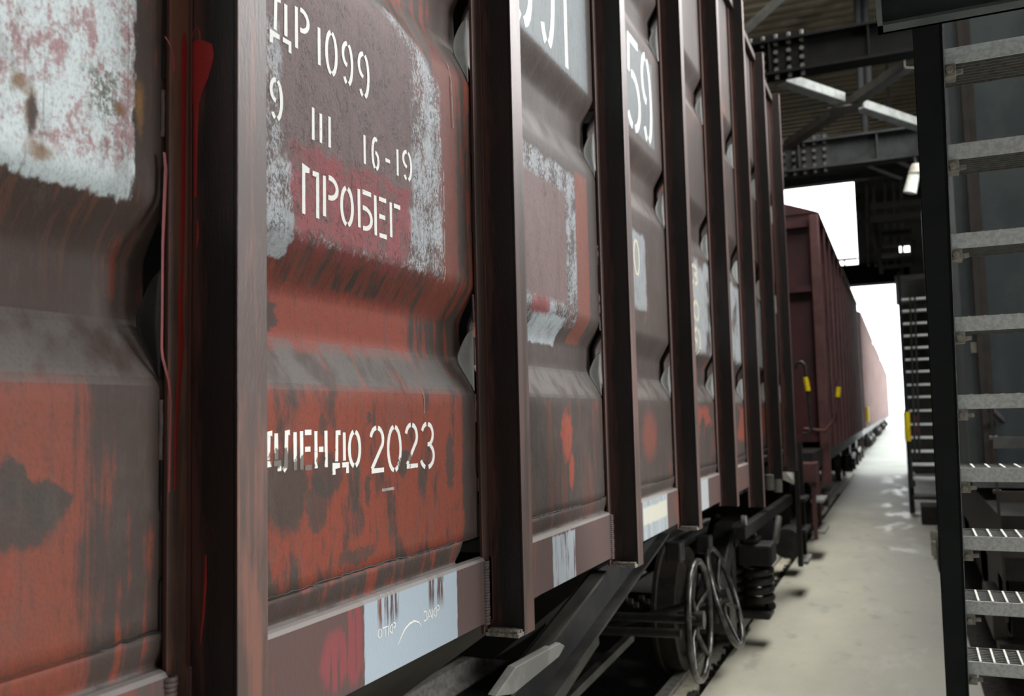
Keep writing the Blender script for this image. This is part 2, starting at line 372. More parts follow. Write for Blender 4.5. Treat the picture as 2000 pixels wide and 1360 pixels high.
def mat_floor():
    N = NT('worn_concrete')
    a = N.noise(1.6, .8, 1, det=7, rough=.62); b = N.noise(6, 3, 1, det=6); f = N.noise(60, 60, 60, det=4)
    c = N.mix(N.ss(a, .35, .65), (.48, .465, .37), (.41, .40, .33))
    c = N.mix(N.mul(N.ss(N.x, -.7, .15), .6), c, (.30, .30, .285))
    c = N.mix(N.mul(N.ss(b, .56, .72), .45), c, (.22, .215, .19))
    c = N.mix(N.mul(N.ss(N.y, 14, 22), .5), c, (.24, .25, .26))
    c = N.mix(N.mul(N.ss(f, .5, .8), .2), c, (.2, .19, .16))
    wet = N.mul(N.ss(N.noise(3.4, 1.1, 1, det=6, rough=.6), .50, .62), N.ss(N.x, -.75, -.25))
    r = N.add(.62, N.mul(wet, -.22))
    return N.out(c, r, bump=N.add(N.mul(f, .3), b), bs=.12, bd=.004, spec=.45)
M['floor'] = mat_floor()

# ------------------------------------------------------------------ mesh helpers
class MB:
    def __init__(s): s.bm = bmesh.new(); s.mats = []
    def mi(s, m):
        if m is None: return 0
        if m not in s.mats: s.mats.append(m)
        return s.mats.index(m)
    def faces(s, vs, fs, m=None):
        k = s.mi(m); v = [s.bm.verts.new(p) for p in vs]
        for f in fs:
            try: s.bm.faces.new([v[i] for i in f]).material_index = k
            except ValueError: pass
        return s
    def box(s, a, b, m=None):
        (x0, y0, z0), (x1, y1, z1) = a, b
        vs = [(x, y, z) for x in (x0, x1) for y in (y0, y1) for z in (z0, z1)]
        return s.faces(vs, [(0, 1, 3, 2), (4, 6, 7, 5), (0, 4, 5, 1), (2, 3, 7, 6), (0, 2, 6, 4), (1, 5, 7, 3)], m)
    def bar(s, p, q, wx, wz, m=None, up=(0, 0, 1)):
        """square bar from p to q"""
        p, q = Vector(p), Vector(q); d = (q - p).normalized(); u = Vector(up)
        if abs(d.dot(u)) > .98: u = Vector((0, 1, 0))
        r = d.cross(u).normalized(); u = r.cross(d).normalized()
        vs = []
        for c in (p, q):
            for a, b in ((-1, -1), (1, -1), (1, 1), (-1, 1)): vs.append(c + r * a * wx / 2 + u * b * wz / 2)
        return s.faces(vs, [(0, 1, 2, 3), (7, 6, 5, 4), (0, 4, 5, 1), (1, 5, 6, 2), (2, 6, 7, 3), (3, 7, 4, 0)], m)
    def cyl(s, p, q, r, m=None, n=14, r2=None):
        p, q = Vector(p), Vector(q); d = (q - p).normalized(); u = Vector((0, 0, 1)) if abs(d.z) < .9 else Vector((0, 1, 0))
        a = d.cross(u).normalized(); b = a.cross(d); r2 = r if r2 is None else r2; vs = []
        for c, rr in ((p, r), (q, r2)):
            for i in range(n): t = 2 * math.pi * i / n; vs.append(c + (a * math.cos(t) + b * math.sin(t)) * rr)
        fs = [(i, (i + 1) % n, n + (i + 1) % n, n + i) for i in range(n)] + [tuple(range(n))[::-1], tuple(range(n, 2 * n))]
        return s.faces(vs, fs, m)
    def tube(s, pts, r, m=None, n=10, closed=False):
        pts = [Vector(p) for p in pts]; N_ = len(pts); rings = []; prev = None
        for i, p in enumerate(pts):
            d = (pts[(i + 1) % N_] - pts[i - 1]) if closed else (pts[min(i + 1, N_ - 1)] - pts[max(i - 1, 0)])
            d.normalize()
            if prev is None:
                u = Vector((0, 0, 1)) if abs(d.z) < .9 else Vector((1, 0, 0)); a = d.cross(u).normalized()
            else: a = (prev - d * prev.dot(d)).normalized()
            prev = a; b = d.cross(a)
            rings.append([p + (a * math.cos(2 * math.pi * j / n) + b * math.sin(2 * math.pi * j / n)) * r for j in range(n)])
        vs = [v for g in rings for v in g]; fs = []
        for i in range(N_ if closed else N_ - 1):
            k = (i + 1) % N_
            for j in range(n): fs.append((i * n + j, i * n + (j + 1) % n, k * n + (j + 1) % n, k * n + j))
        if not closed: fs += [tuple(range(n))[::-1], tuple(range((N_ - 1) * n, N_ * n))]
        return s.faces(vs, fs, m)
    def torus(s, c, axis, R, r, m=None, n=40, k=10):
        ax = Vector(axis).normalized(); u = Vector((0, 0, 1)) if abs(ax.z) < .9 else Vector((0, 1, 0))
        a = ax.cross(u).normalized(); b = ax.cross(a); c = Vector(c)
        return s.tube([c + (a * math.cos(2 * math.pi * i / n) + b * math.sin(2 * math.pi * i / n)) * R for i in range(n)], r, m, k, True)
    def prism(s, poly, axis, a, b, m=None):
        """poly: 2-D outline; axis 0: (y,z) extruded in x; 1: (x,z) in y; 2: (x,y) in z"""
        n = len(poly); vs = []
        for t in (a, b):
            for (u, v) in poly: vs.append((t, u, v) if axis == 0 else ((u, t, v) if axis == 1 else (u, v, t)))
        return s.faces(vs, [tuple(range(n))[::-1], tuple(range(n, 2 * n))] + [(i, (i + 1) % n, n + (i + 1) % n, n + i) for i in range(n)], m)
    def build(s, name, m=None, parent=None, smooth=None, bevel=0.0):
        bmesh.ops.recalc_face_normals(s.bm, faces=s.bm.faces[:])
        off = Vector((0, 0, 0)); p = parent
        while p is not None: off += p.location; p = p.parent
        bmesh.ops.translate(s.bm, verts=s.bm.verts[:], vec=-off)
        me = bpy.data.meshes.new(name); s.bm.to_mesh(me); s.bm.free()
        for q in (s.mats or [m]): me.materials.append(q if q is not None else m)
        o = bpy.data.objects.new(name, me); C.objects.link(o)
        if parent is not None: o.parent = parent
        if smooth:
            me.polygons.foreach_set('use_smooth', [True] * len(me.polygons))
            me.set_sharp_from_angle(angle=math.radians(smooth))
        if bevel:
            bv = o.modifiers.new('bevel', 'BEVEL'); bv.width = bevel; bv.segments = 2; bv.limit_method = 'ANGLE'; bv.angle_limit = math.radians(40)
        return o
def tag(o, label=None, cat=None, group=None, kind=None):
    if label: o['label'] = label
    if cat: o['category'] = cat
    if group: o['group'] = group
    if kind: o['kind'] = kind
    return o
def empty(name, loc, label, cat, group=None):
    o = bpy.data.objects.new(name, None); o.empty_display_size = .1; C.objects.link(o); o.location = loc
    return tag(o, label, cat, group)
def copy_to(o, dy, parent=None, dx=0.0, dz=0.0):
    c = o.copy(); C.objects.link(c); c.location = o.location + Vector((dx, dy, dz))
    if parent is not None: c.parent = parent
    return c
def copy_tree(o, parent, dy=0.0, dx=0.0):
    c = copy_to(o, dy, parent, dx)
    for ch in list(o.children): copy_tree(ch, c)
    return c

# ------------------------------------------------------------------ the shed
def struct(name, mb, m): return tag(mb.build(name, m), kind='structure')
mb = MB(); mb.box((-1.2, -7.5, -.5), (.36, 25.6, 0)); mb.box((.36, -7.5, -.5), (8, 4.3, 0)); mb.box((3.0, 4.3, -.5), (8, 25.6, 0)); mb.box((.36, 14.3, -.5), (3.0, 25.6, 0)); struct('floor', mb, M['floor'])
mb = MB(); mb.box((.36, 4.3, -.7), (3.0, 14.3, -.22)); struct('floor_right_track_bed', mb, M['rubble'])
mb = MB(); mb.box((-6, -7.5, -.7), (-1.2, 25.6, -.22)); struct('floor_track_bed', mb, M['rubble'])
mb = MB(); mb.box((-60, 25.6, -.6), (60, 320, -.02)); struct('ground_outside', mb, M['outer'])
mb = MB(); mb.box((-6.2, -7.5, -.5), (-6, 25.6, 8.8)); struct('wall_left', mb, M['cladding'])
mb = MB(); mb.box((8, -7.5, -.5), (8.2, 25.6, 8.8)); struct('wall_right', mb, M['cladding'])
mb = MB(); mb.box((-6.2, -7.7, -.5), (8.2, -7.5, 8.8)); struct('wall_back', mb, M['cladding'])
# far wall with the train portal, the opening over its crossbeam and two slits
YW = 25.5
mb = MB()
xj = .075
def cl(x0, x1, z0, z1):                    # ribbed cladding field
    mb.box((x0, YW, z0), (x1, YW + .1, z1))
    k = int((x1 - x0) / .25)
    for i in range(k):
        a = x0 + (i + .25) * (x1 - x0) / k
        mb.box((a, YW - .035, z0), (a + .1, YW, z1))
cl(-.85, xj, H + 3.7, 8.8); cl(-6, -3.2, H + 3.9, 8.8); cl(-6, -4.6, 0, H + 3.3); mb.box((-3.2, YW, H + 6.35), (-.85, YW + .1, 8.8))
cl(xj, 8, 0, H + 3.75)
s0 = at(1760, 545, Y=YW); s1 = at(1770, 537, Y=YW); s2 = at(1758, 490, Y=YW); s3 = at(1772, 474, Y=YW)
cl(xj, s0.x, H + 3.75, 8.8); cl(s1.x + .12, 8, H + 3.75, 8.8)
mb.box((s0.x, YW, s1.z + .05), (s1.x + .12, YW + .1, s2.z - .1)); mb.box((s0.x, YW, s3.z + .02), (s1.x + .12, YW + .1, 8.8)); mb.box((s0.x, YW, H + 3.7), (s1.x + .12, YW + .1, s0.z - .05))
struct('wall_far', mb, M['cladding'])
mb = MB()
mb.box((-6.2, -7.7, 8.6), (8.2, 25.6, 8.85))
y = -7
while y < 25.4:
    mb.box((-6, y, 8.54), (8, y + .12, 8.6)); y += .3
struct('ceiling', mb, M['deck'])

# crossbeam of the portal with its handrail
r = empty('portal_crossbeam', (-2, YW - .3, H + 3.25), 'dark grey beam crossing the daylight portal at the far end of the shed', 'beam')
mb = MB(); mb.box((-4.8, YW - .42, H + 3.25), (xj + .1, YW - .38, H + 3.78)); mb.box((-4.8, YW - .55, H + 3.25), (xj + .1, YW - .04, H + 3.29)); mb.box((-4.8, YW - .55, H + 3.74), (xj + .1, YW - .04, H + 3.78))
for xx in (-4.75, xj + .04): mb.box((xx - .05, YW - .4, H + 3.25), (xx + .05, YW + .0, H + 3.78))
mb.build('beam_web', M['beam_dark'], r)
mb = MB(); mb.cyl((-4.8, YW - .3, H + 3.97), (-.85, YW - .3, H + 3.97), .035); mb.build('handrail', M['dark'], r)
for xx in (-4.4, -3.2, -2.1, -1.18):
    mb = MB(); mb.cyl((xx, YW - .3, H + 3.77), (xx, YW - .3, H + 3.99), .025); mb.build('rail_post', M['dark'], r)

# roof beams of I section
def ibeam(name, y, z0, z1, x0, x1, m, label, bolts=True, slope=0.0):
    r = empty(name, (0, y, z0), label, 'roof beam')
    mb = MB()
    mb.box((x0, y - .012, z0), (x1, y + .012, z1)); mb.box((x0, y - .13, z0 - .015), (x1, y + .13, z0 + .015)); mb.box((x0, y - .13, z1 - .015), (x1, y + .13, z1 + .015))
    for xx in (-2.4, -1.2, -.12, 1.0):
        mb.box((xx - .01, y - .12, z0), (xx + .01, y + .12, z1))
    mb.build('beam_web', m, r)
    if bolts:
        g = MB(); g.box((-2.1, y - .03, z0 - .05), (-.78, y - .012, z1 + .10)); g.build('gusset_plate', m, r)
        b = MB()
        for i in range(9):
            for j in range(4):
                x_ = -2.0 + i * .145; zz = z0 + .05 + j * (z1 - z0 - .08) / 3
                b.cyl((x_, y - .03, zz), (x_, y - .085, zz), .028, n=6)
            b.cyl((-2.0 + i * .145, y - .07, z0 - .015), (-2.0 + i * .145, y - .07, z0 - .07), .028, n=6)
            b.cyl((-2.0 + i * .145, y - .07, z1 + .015), (-2.0 + i * .145, y - .07, z1 + .08), .028, n=6)
        tag(b.build('bolts', M['bolt'], r), kind='stuff')
    return r
ibeam('roof_beam', 10.7, H + 3.93, H + 4.32, -5.9, 7.9, M['beam_dark'], 'dark bolted roof beam nearest the camera, just above the pale crossing braces')
ibeam('roof_beam', 13.85, H + 3.57, H + 3.98, -5.9, 7.9, M['beam'], 'grey bolted roof beam just below the pale crossing braces')
ibeam('roof_beam', 18.2, H + 4.6, H + 5.0, -5.9, 7.9, M['beam_dark'], 'dim roof beam high up behind the pale crossing braces', False)
ibeam('roof_beam', 23.0, H + 5.55, H + 5.9, -5.9, 7.9, M['beam'], 'grey roof beam over the bright opening in the far wall', False)
def brace(p, q, m, label, wdt=.15):
    d = (Vector(q) - Vector(p)).normalized()
    mb = MB(); mb.bar(p, q, wdt, .02); side = d.cross(Vector((0, 0, 1))) * (wdt / 2)
    mb.bar(Vector(p) + side + Vector((0, 0, .05)), Vector(q) + side + Vector((0, 0, .05)), .02, .11)
    return tag(mb.build('roof_brace', m), label, 'brace')
zb = H + 3.9
p0, pc, p1 = Vector((-1.12, 10.86, zb)), Vector((-.42, 12.1, zb)), Vector((.50, 13.7, zb))
brace(p0, p0 + (pc - p0) * .86, M['brace_light'], 'pale steel roof brace running from the dark beam to the dull cross plate')
brace(pc + (p1 - pc) * .12, p1, M['brace_light'], 'brightest white roof brace reaching right from the cross plate to the stair')
brace((-1.33, 13.6, zb - .02), (.30, 11.0, zb - .02), M['brace'], 'dull brown roof brace crossing under the two pale braces', .13)
mb = MB(); mb.box((-.66, 11.95, zb - .05), (-.30, 12.3, zb - .032)); tag(mb.build('cross_plate', M['brace']), 'small dull plate where the roof braces cross', 'plate')
a = at(1452, 62, Y=8.6); b = at(1540, -18, Y=8.6)
mb = MB(); mb.bar(a - (b - a) * 1.0, b + (b - a), .10, .05); tag(mb.build('roof_brace', M['brace']), 'dull diagonal brace at the top beside the last wagon post tops', 'brace')
# hanging pipes and hangers between the beams
for i, (px, y0, y1, Yp, lab) in enumerate(((1681, 128, 175, 15.0, 'left of two short pale pipes hanging behind the crossing braces'), (1697, 128, 168, 15.0, 'right of two short pale pipes hanging behind the crossing braces'),
        (1690, 195, 265, 15.2, 'pale grey hanger pipe dropping behind the cross plate'))):
    a = at(px, y0, Y=Yp); b = at(px, y1, Y=Yp)
    mb = MB(); mb.cyl(Vector((a.x, a.y, 8.6)), b, .05); tag(mb.build('hanger_pipe', M['beam']), lab, 'pipe', 'hanger pipes behind the roof braces')
# floodlight under the grey beam
lp = at(1786, 345, Y=13.3)
r = empty('floodlight', lp, 'small pale unlit floodlight hung under the grey roof beam beside the stair', 'floodlight')
mb = MB(); mb.cyl(lp + Vector((-.07, 0, -.22)), lp + Vector((0, 0, .05)), .085, n=16, r2=.07); mb.build('lamp_housing', M['lampbody'], r, 40)
mb = MB(); mb.cyl(lp + Vector((.02, 0, .04)), lp + Vector((.03, 0, .17)), .10, n=16, r2=.06); mb.build('lamp_cap', M['clip'], r, 40)
mb = MB(); mb.bar(lp + Vector((.03, 0, .16)), lp + Vector((.03, .45, .38)), .03, .03); mb.build('bracket', M['dark'], r)

# ------------------------------------------------------------------ track
for xx, lab in ((-1.42, 'worn steel rail beside the concrete walkway, under the near wheels of the wagons'), (-2.94, 'steel rail under the far wheels, deep in the dark below the wagon')):
    mb = MB()
    mb.prism([(xx - .07, -.17), (xx + .07, -.17), (xx + .07, -.155), (xx + .012, -.13), (xx + .012, -.05), (xx + .036, -.035), (xx + .036, -.003), (xx - .036, -.003), (xx - .036, -.035), (xx - .012, -.05), (xx - .012, -.13), (xx - .07, -.155)], 1, -5, 120)
    tag(mb.build('rail', M['rail']), lab, 'rail')
# kerb strip of beige concrete between rail and walkway edge, with broken pieces
mb = MB(); mb.box((-1.375, -5, -.22), (-1.265, 25.5, -.02)); struct('trim_1', mb, M['beige_conc'])
mb = MB()
for i in range(420):
    y = random.uniform(3.5, 20); x = random.uniform(-1.27, -1.205); sz = random.uniform(.012, .035)
    mb.box((x - sz, y - sz, -.2), (x + sz * .6, y + sz, -.05 + random.uniform(0, .045)))
tag(mb.build('rubble_strip', M['rubble']), 'dark broken rubble in the gap along the walkway edge', 'rubble', kind='stuff')

# ------------------------------------------------------------------ near wagon
PITCH = 1.069
YP = [1.126 - PITCH + PITCH * k for k in range(9)]      # far edge of each post's outer flange, posts 0..8
WEB0 = .0695                                             # web stands this far before the flange's far edge
ZB, ZT = H - .545, H + 2.97
W = empty('hopper_wagon', (-2.15, 4.3, 0), 'rust-brown covered hopper wagon with stencilled side panels filling the left of the view', 'wagon')
def post_bm(y, zb, zt):
    mb = MB()
    yw = y - WEB0
    mb.box((-1.002, yw - .042, zb + .0), (-.993, yw + .004, zt))                 # base flange on the panel
    mb.prism([(-1.002, yw - .004), (-.984, yw - .004), (-.990, yw + .0), (-.993, yw + .006), (-1.002, yw + .006)], 2, zb, zt)
    mb.box((-.997, yw, zb), (-.904, yw + .007, zt))                              # web
    mb.box((-.909, yw, zb - .006), (-.900, y, zt))                               # outer flange
    mb.box((-.997, yw + .004, zb), (-.906, y - .006, zb + .008))                 # closing foot plate
    mb.box((-1.0, yw + .004, zb + .008), (-.99, y, zt))
    return mb
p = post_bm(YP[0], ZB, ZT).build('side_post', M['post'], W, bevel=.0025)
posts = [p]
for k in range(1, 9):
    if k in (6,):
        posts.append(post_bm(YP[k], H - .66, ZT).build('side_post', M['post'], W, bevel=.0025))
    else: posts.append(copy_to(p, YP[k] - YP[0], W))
# grit lying on a foot plate (built before the web on the near side)
def grit(y):
    g = MB(); yw = y - WEB0
    for i in range(240):
        x = random.uniform(-.985, -.908); yy = yw - random.uniform(0.003, .03); s_ = random.uniform(.0015, .0042)
        g.box((x - s_, yy - s_, ZB + .004), (x + s_, yy + s_, ZB + .007 + s_ * 1.4))
    g.box((-.992, yw - .036, ZB - .004), (-.902, yw + .001, ZB + .005))
    return g
for k in (1, 2, 3, 4):
    grit(YP[k]).build('foot_plate', M['grit'], posts[k])

# profile of the pressed side: (height over walkway - H, depth behind the proud face)
GR = .056
def depth(z, widen=0.0):
    z -= H
    d = 0.0
    for (a, b, c, e) in ((.345, .245, .165, .055), (1.185, 1.085, 1.00, .87), (2.02, 1.92, 1.84, 1.70)):
        a += widen * .5; e -= widen * .5
        if e < z < c: t = (z - e) / (c - e)
        elif c <= z <= b: t = 1.0
        elif b < z < a: t = (a - z) / (a - b)
        else: continue
        t = max(0, min(1, t)); t = t * t * (3 - 2 * t) * .45 + t * .55
        d = max(d, t * GR)
    return d
PH = [[random.Random(50 + 10 * k + j).uniform(0, 6.28) for j in range(6)] for k in range(9)]
def surf(y, z):
    """the pressed sheet's own face at a height and place along the wagon"""
    k = max(0, min(7, int((y - YP[0] + WEB0) / PITCH))); ph = PH[k]
    return -1.0 - depth(z) - .0015 + .0012 * (math.sin(7 * y + ph[0]) * math.sin(5 * z + ph[1]) + .7 * math.sin(13 * y + ph[2]) * math.sin(9 * z + ph[3]))
def panel(k):
    y0 = YP[k] - WEB0 + .02; y1 = YP[k + 1] - WEB0 - .042 + .006
    zs = [H - .302]
    z = H - .302
    while z < ZT - .05:
        z += .0125 if depth(z) or depth(z + .02) or depth(z - .01) else .03
        zs.append(z)
    ys = [y0 + .006 * i for i in range(12)] + [y0 + .08 + (y1 - y0 - .16) * i / 22 for i in range(23)] + [y1 - .07 + .006 * i for i in range(12)] + [y1]
    ys = sorted(set(round(v, 4) for v in ys))
    rnd = random.Random(k)
    ph = PH[k]
    mb = MB(); vs = []; nz = len(zs)
    for y in ys:
        e = min(1, min(y - y0, y1 - y) / .065); e = e * e * (3 - 2 * e)
        for z in zs:
            d = depth(z, -.01 * (1 - e)) * (.80 + .20 * e) + .004 * (1 - e)
            dent = .0012 * (math.sin(7 * y + ph[0]) * math.sin(5 * z + ph[1]) + .7 * math.sin(13 * y + ph[2]) * math.sin(9 * z + ph[3]))
            vs.append((-1.0 - d + dent * e - .0015, y, z))
    fs = []
    for i in range(len(ys) - 1):
        for j in range(nz - 1): fs.append((i * nz + j, (i + 1) * nz + j, (i + 1) * nz + j + 1, i * nz + j + 1))
    mb.faces(vs, fs)
    o = mb.build('side_panel', M['bays'][min(k, 5)], W, 50)
    so = o.modifiers.new('sheet', 'SOLIDIFY'); so.thickness = .006; so.offset = -1
    if o.data.polygons[0].normal.x < 0: o.data.flip_normals()
    # lapped lower sheet, curving out onto the sill, with its ragged weld seam on top
    mb = MB(); vs = []; fs = []
    end = y1 if k != 1 else y1 - .12
    prof = [(-.298, -1.001), (-.310, -1.0015), (-.325, -1.004), (-.337, -1.008), (-.346, -1.010), (-.353, -1.004), (-.357, -.996)]
    yy = [y0 - .02 + (end - y0 + .02) * i / 60 for i in range(61)]
    for i, y in enumerate(yy):
        rg = rnd.uniform(-.0022, .0022) + .0015 * math.sin(11 * y + ph[4])
        tap = max(0, 1 - (end - y) / .05) if k == 1 else 0
        for j, (z, x) in enumerate(prof): vs.append((x, y - (tap * .02 * (j - 3) / 3 if tap else 0), H + z + (rg if j == 0 else 0)))
    n = len(prof)
    for i in range(60):
        for j in range(n - 1): fs.append((i * n + j, (i + 1) * n + j, (i + 1) * n + j + 1, i * n + j + 1))
    mb.faces(vs, fs)
    lp_ = mb.build('lap_sheet', M['bays'][min(k, 5)], W, 60)
    if lp_.data.polygons[0].normal.x < 0: lp_.data.flip_normals()
    so = lp_.modifiers.new('sheet', 'SOLIDIFY'); so.thickness = .005; so.offset = -1
    mb = MB(); pts = []
    for i in range(90):
        y = y0 + (end - y0) * i / 89
        pts.append((-1.003, y, H - .2965 + rnd.uniform(-.0018, .0018) + .0015 * math.sin(11 * y + ph[4])))
    mb.tube(pts, .0028, n=6); mb.build('weld_seam', M['dark'], o, 60)
    return o, y0, y1
panels = []
for k in range(0, 8):
    panels.append(panel(k))
# sill under each bay
for k in range(0, 6):
    y0 = YP[k] - WEB0 + .006; y1 = YP[k + 1] - WEB0 - .046
    bot = -.515 if k else -.515
    mb = MB()
    poly = [(-1.012, H - .352), (-1.0, H - .350), (-.990, H - .353), (-.985, H - .360), (-.985, H + bot), (-.997, H + bot), (-.997, H - .366), (-1.012, H - .362)]
    mb.prism(poly, 1, y0 - .01, y1)
    mb.build('side_sill', M['sills'][k if 1 <= k <= 4 else 0], W, bevel=.002)
# vertical weld of ripples where a sill meets the post
def weldcol(k):
    y1 = YP[k] - WEB0 - .046; mb = MB()
    for i in range(22):
        z = H - .363 - i * .0072
        mb.torus((-.990, y1 + .004, z), (.2, 0, 1), .010 + random.uniform(-.001, .001), .0042, n=16, k=6)
    return mb.build('weld_bead', M['weld'], posts[k], 60)
for k in (1, 2, 3): weldcol(k)
# grey filler plates closing the grooves beside each post
def filler(k):
    y = YP[k] - WEB0 - .042
    for zc0, zc1 in ((.070, .232), (.885, 1.062), (1.72, 1.90)):
        mb = MB(); N_ = 22; vs = []
        for i in range(N_ + 1):
            z = H + zc0 + (zc1 - zc0) * i / N_
            d = depth(z, -.01) * .84 * min(1.0, (1 - i / N_) / .55) ** .6
            for q in range(6):
                t = q / 5; vs.append((-1.004 - d * math.cos(t * math.pi / 2) - .001, y - (.022 if k > 1 else .010) * (d / GR) * (1 - t) - .003, z))
        fs = [(6 * i + q, 6 * i + q + 1, 6 * i + q + 7, 6 * i + q + 6) for i in range(N_) for q in range(5)]
        mb.faces(vs, fs); o = mb.build('filler_plate', M['filler'] if k > 1 else M['dark_grey'], posts[k], 60)  # first post's plates made darker to imitate the weak light there
        so = o.modifiers.new('plate', 'SOLIDIFY'); so.thickness = .003
for k in range(1, 9): filler(k)
# black slots cut between the sheet and the post, with weld bridges left between them
SLOTS = {1: ((.525, .66), (.30, .385), (-.125, -.045), (-.315, -.225)), 2: ((.575, .485), (.69, .80), (-.14, -.06), (-.22, -.30)), 3: ((.36, .62), (-.2, -.05))}
for k, zz in SLOTS.items():
    y = YP[k] - WEB0 - .042
    for a, b in zz:
        mb = MB(); mb.box((-1.0075, y - .004, H + min(a, b)), (-1.0015, y + .002, H + max(a, b))); mb.build('slot', M['dark'], posts[k])
    for q in range(3):
        mb = MB(); za = random.uniform(-.2, .6); N_ = 7
        mb.tube([(-1.0045 + random.uniform(-.001, .001), y - .002, H + za + i * .012) for i in range(N_)], .0035, n=6); mb.build('weld_bead', M['weld'], posts[k], 60)

# ---- stencil lettering
def ribbon(mb, pts, wd, cell, x, taper=False):
    """pts in the unit cell; cell = (y0, z0, y1, z1): a flat painted stroke with a little thickness"""
    y0, z0, y1, z1 = cell
    Q = [Vector((y0 + u * (y1 - y0), z0 + v * (z1 - z0))) for u, v in pts]
    P = [Q[0]]
    for q in Q[1:]:
        k = max(1, int((q - P[-1]).length / .012)); b_ = P[-1]
        P += [b_ + (q - b_) * i / k for i in range(1, k + 1)]
    L, R = [], []
    n = len(P)
    for i in range(n):
        d = (P[min(i + 1, n - 1)] - P[max(i - 1, 0)]).normalized(); nn = Vector((-d.y, d.x))
        hw = wd / 2 * (1 + random.uniform(-.06, .06))
        if taper: hw *= .25 + .75 * math.sin(math.pi * (i + .3) / (n - .4))
        if 0 < i < n - 1:
            d1 = (P[i] - P[i - 1]).normalized(); c = max(.5, Vector((-d1.y, d1.x)).dot(nn)); hw /= c
        L.append(P[i] + nn * hw); R.append(P[i] - nn * hw)
    fx = (lambda p, o: surf(p.x, p.y) + .0007 + o) if x is None else (lambda p, o: x + o)
    vs = [(fx(p, 0), p.x, p.y) for p in L] + [(fx(p, 0), p.x, p.y) for p in R] + [(fx(p, -.0009), p.x, p.y) for p in L] + [(fx(p, -.0009), p.x, p.y) for p in R]
    fs = [(i, i + 1, n + i + 1, n + i) for i in range(n - 1)]
    fs += [(i + 1, i, 2 * n + i, 2 * n + i + 1) for i in range(n - 1)] + [(n + i, n + i + 1, 3 * n + i + 1, 3 * n + i) for i in range(n - 1)]
    mb.faces(vs, fs)
def arc(cx, cy, rx, ry, a0, a1, n=10): return [(cx + rx * math.cos(math.radians(a0 + (a1 - a0) * i / n)), cy + ry * math.sin(math.radians(a0 + (a1 - a0) * i / n))) for i in range(n + 1)]
GL = {
 'П': [[(.08, 0), (.08, 1), (.42, .98)], [(.62, 0), (.62, .92)], [(.92, 0), (.92, 1)]][0:1] + [[(.6, .96), (.9, .96), (.9, 0)]],
 'Р': [[(.1, 0), (.1, 1)], [(.38, 1)] + arc(.45, .75, .5, .25, 80, -80) + [(.35, .5)]],
 'О': [arc(.5, .5, .42, .48, 100, 260), arc(.5, .5, .42, .48, 80, -80)],
 'Б': [[(.1, 0), (.1, 1)], [(.35, .97), (.95, .97)], [(.35, .56)] + arc(.45, .29, .5, .27, 80, -80) + [(.35, .02)]],
 'Е': [[(.1, 0), (.1, 1)], [(.38, .96), (.95, .96)], [(.38, .52), (.85, .52)], [(.38, .04), (.95, .04)]],
 'Г': [[(.12, 0), (.12, 1)], [(.4, .95), (1.0, .95)]],
 'Д': [[(.2, .3), (.24, .96), (.5, .96)], [(.78, .96), (.78, .3)], [(.0, .0), (.0, .2), (.44, .2)], [(.6, .2), (1.0, .2), (1.0, .0)]],
 'Л': [[(.05, .02), (.22, .12), (.28, .96), (.5, .96)], [(.85, .96), (.85, 0)]],
 'Н': [[(.1, 0), (.1, 1)], [(.9, 0), (.9, 1)], [(.32, .5), (.68, .5)]],
 'Т': [[(.02, .96), (.98, .96)], [(.5, .85), (.5, 0)]],
 'К': [[(.1, 0), (.1, 1)], [(.9, 1), (.35, .55)], [(.35, .45), (.95, 0)]],
 'З': [arc(.45, .75, .45, .24, 150, -80), arc(.45, .26, .5, .26, 80, -150)],
 'А': [[(.02, 0), (.45, 1)], [(.55, 1), (.98, 0)], [(.32, .3), (.68, .3)]],
 '0': [arc(.5, .5, .4, .48, 97, 263), arc(.5, .5, .4, .48, 83, -83)],
 '1': [[(.5, 0), (.5, 1)]],
 '2': [arc(.48, .72, .42, .27, 165, 95), arc(.48, .72, .42, .27, 80, -25) + [(.12, .08)], [(.1, .04), (.95, .04)]],
 '3': [arc(.45, .75, .4, .24, 160, 100), [(.5, .98)] + arc(.45, .75, .4, .24, 60, -70) + [(.45, .53)], arc(.42, .27, .48, .26, 60, -80), arc(.42, .27, .48, .26, 200, 250)],
 '5': [[(.9, .96), (.2, .96), (.15, .58)], arc(.42, .3, .48, .29, 100, -80), arc(.42, .3, .48, .29, 215, 255)],
 '6': [arc(.5, .5, .4, .48, 60, 255), arc(.5, .28, .4, .26, 95, -80)],
 '9': [arc(.5, .72, .42, .26, 95, 265), arc(.5, .5, .42, .48, 75, -75), arc(.5, .5, .42, .48, 255, 225)],
 'I': [[(.5, 0), (.5, 1)]],
 '-': [[(0, .3), (1, .3)]],
}
XL = None
def cellpx(x0, y_top, x1, y_bot, X=-1.0):
    """cell from the glyph's left/right edges and its top/bottom, all on the panel plane"""
    xm = (x0 + x1) / 2
    return (at(x0, (y_top + y_bot) / 2, X=X).y, at(xm, y_bot, X=X).z, at(x1, (y_top + y_bot) / 2, X=X).y, at(xm, y_top, X=X).z)
def inscription(name, glyphs, wd, m, parent, x=XL, X=-1.0, label=None):
    mb = MB()
    for ch, x0, yt, x1, yb in glyphs:
        for st in GL[ch]: ribbon(mb, st, wd, cellpx(x0, yt, x1, yb, X), x)
    o = mb.build(name, m, parent)
    if label: o['label'] = label
    return o
b1 = panels[1][0]
inscription('stencil_lettering', [('Д', 531, -2, 567, 93), ('Р', 577, 20, 604, 100), ('1', 618, 54, 630, 127), ('0', 636, 62, 660, 146), ('9', 669, 84, 690, 166), ('9', 700, 104, 722, 191)], .0092, M['letter'], b1)
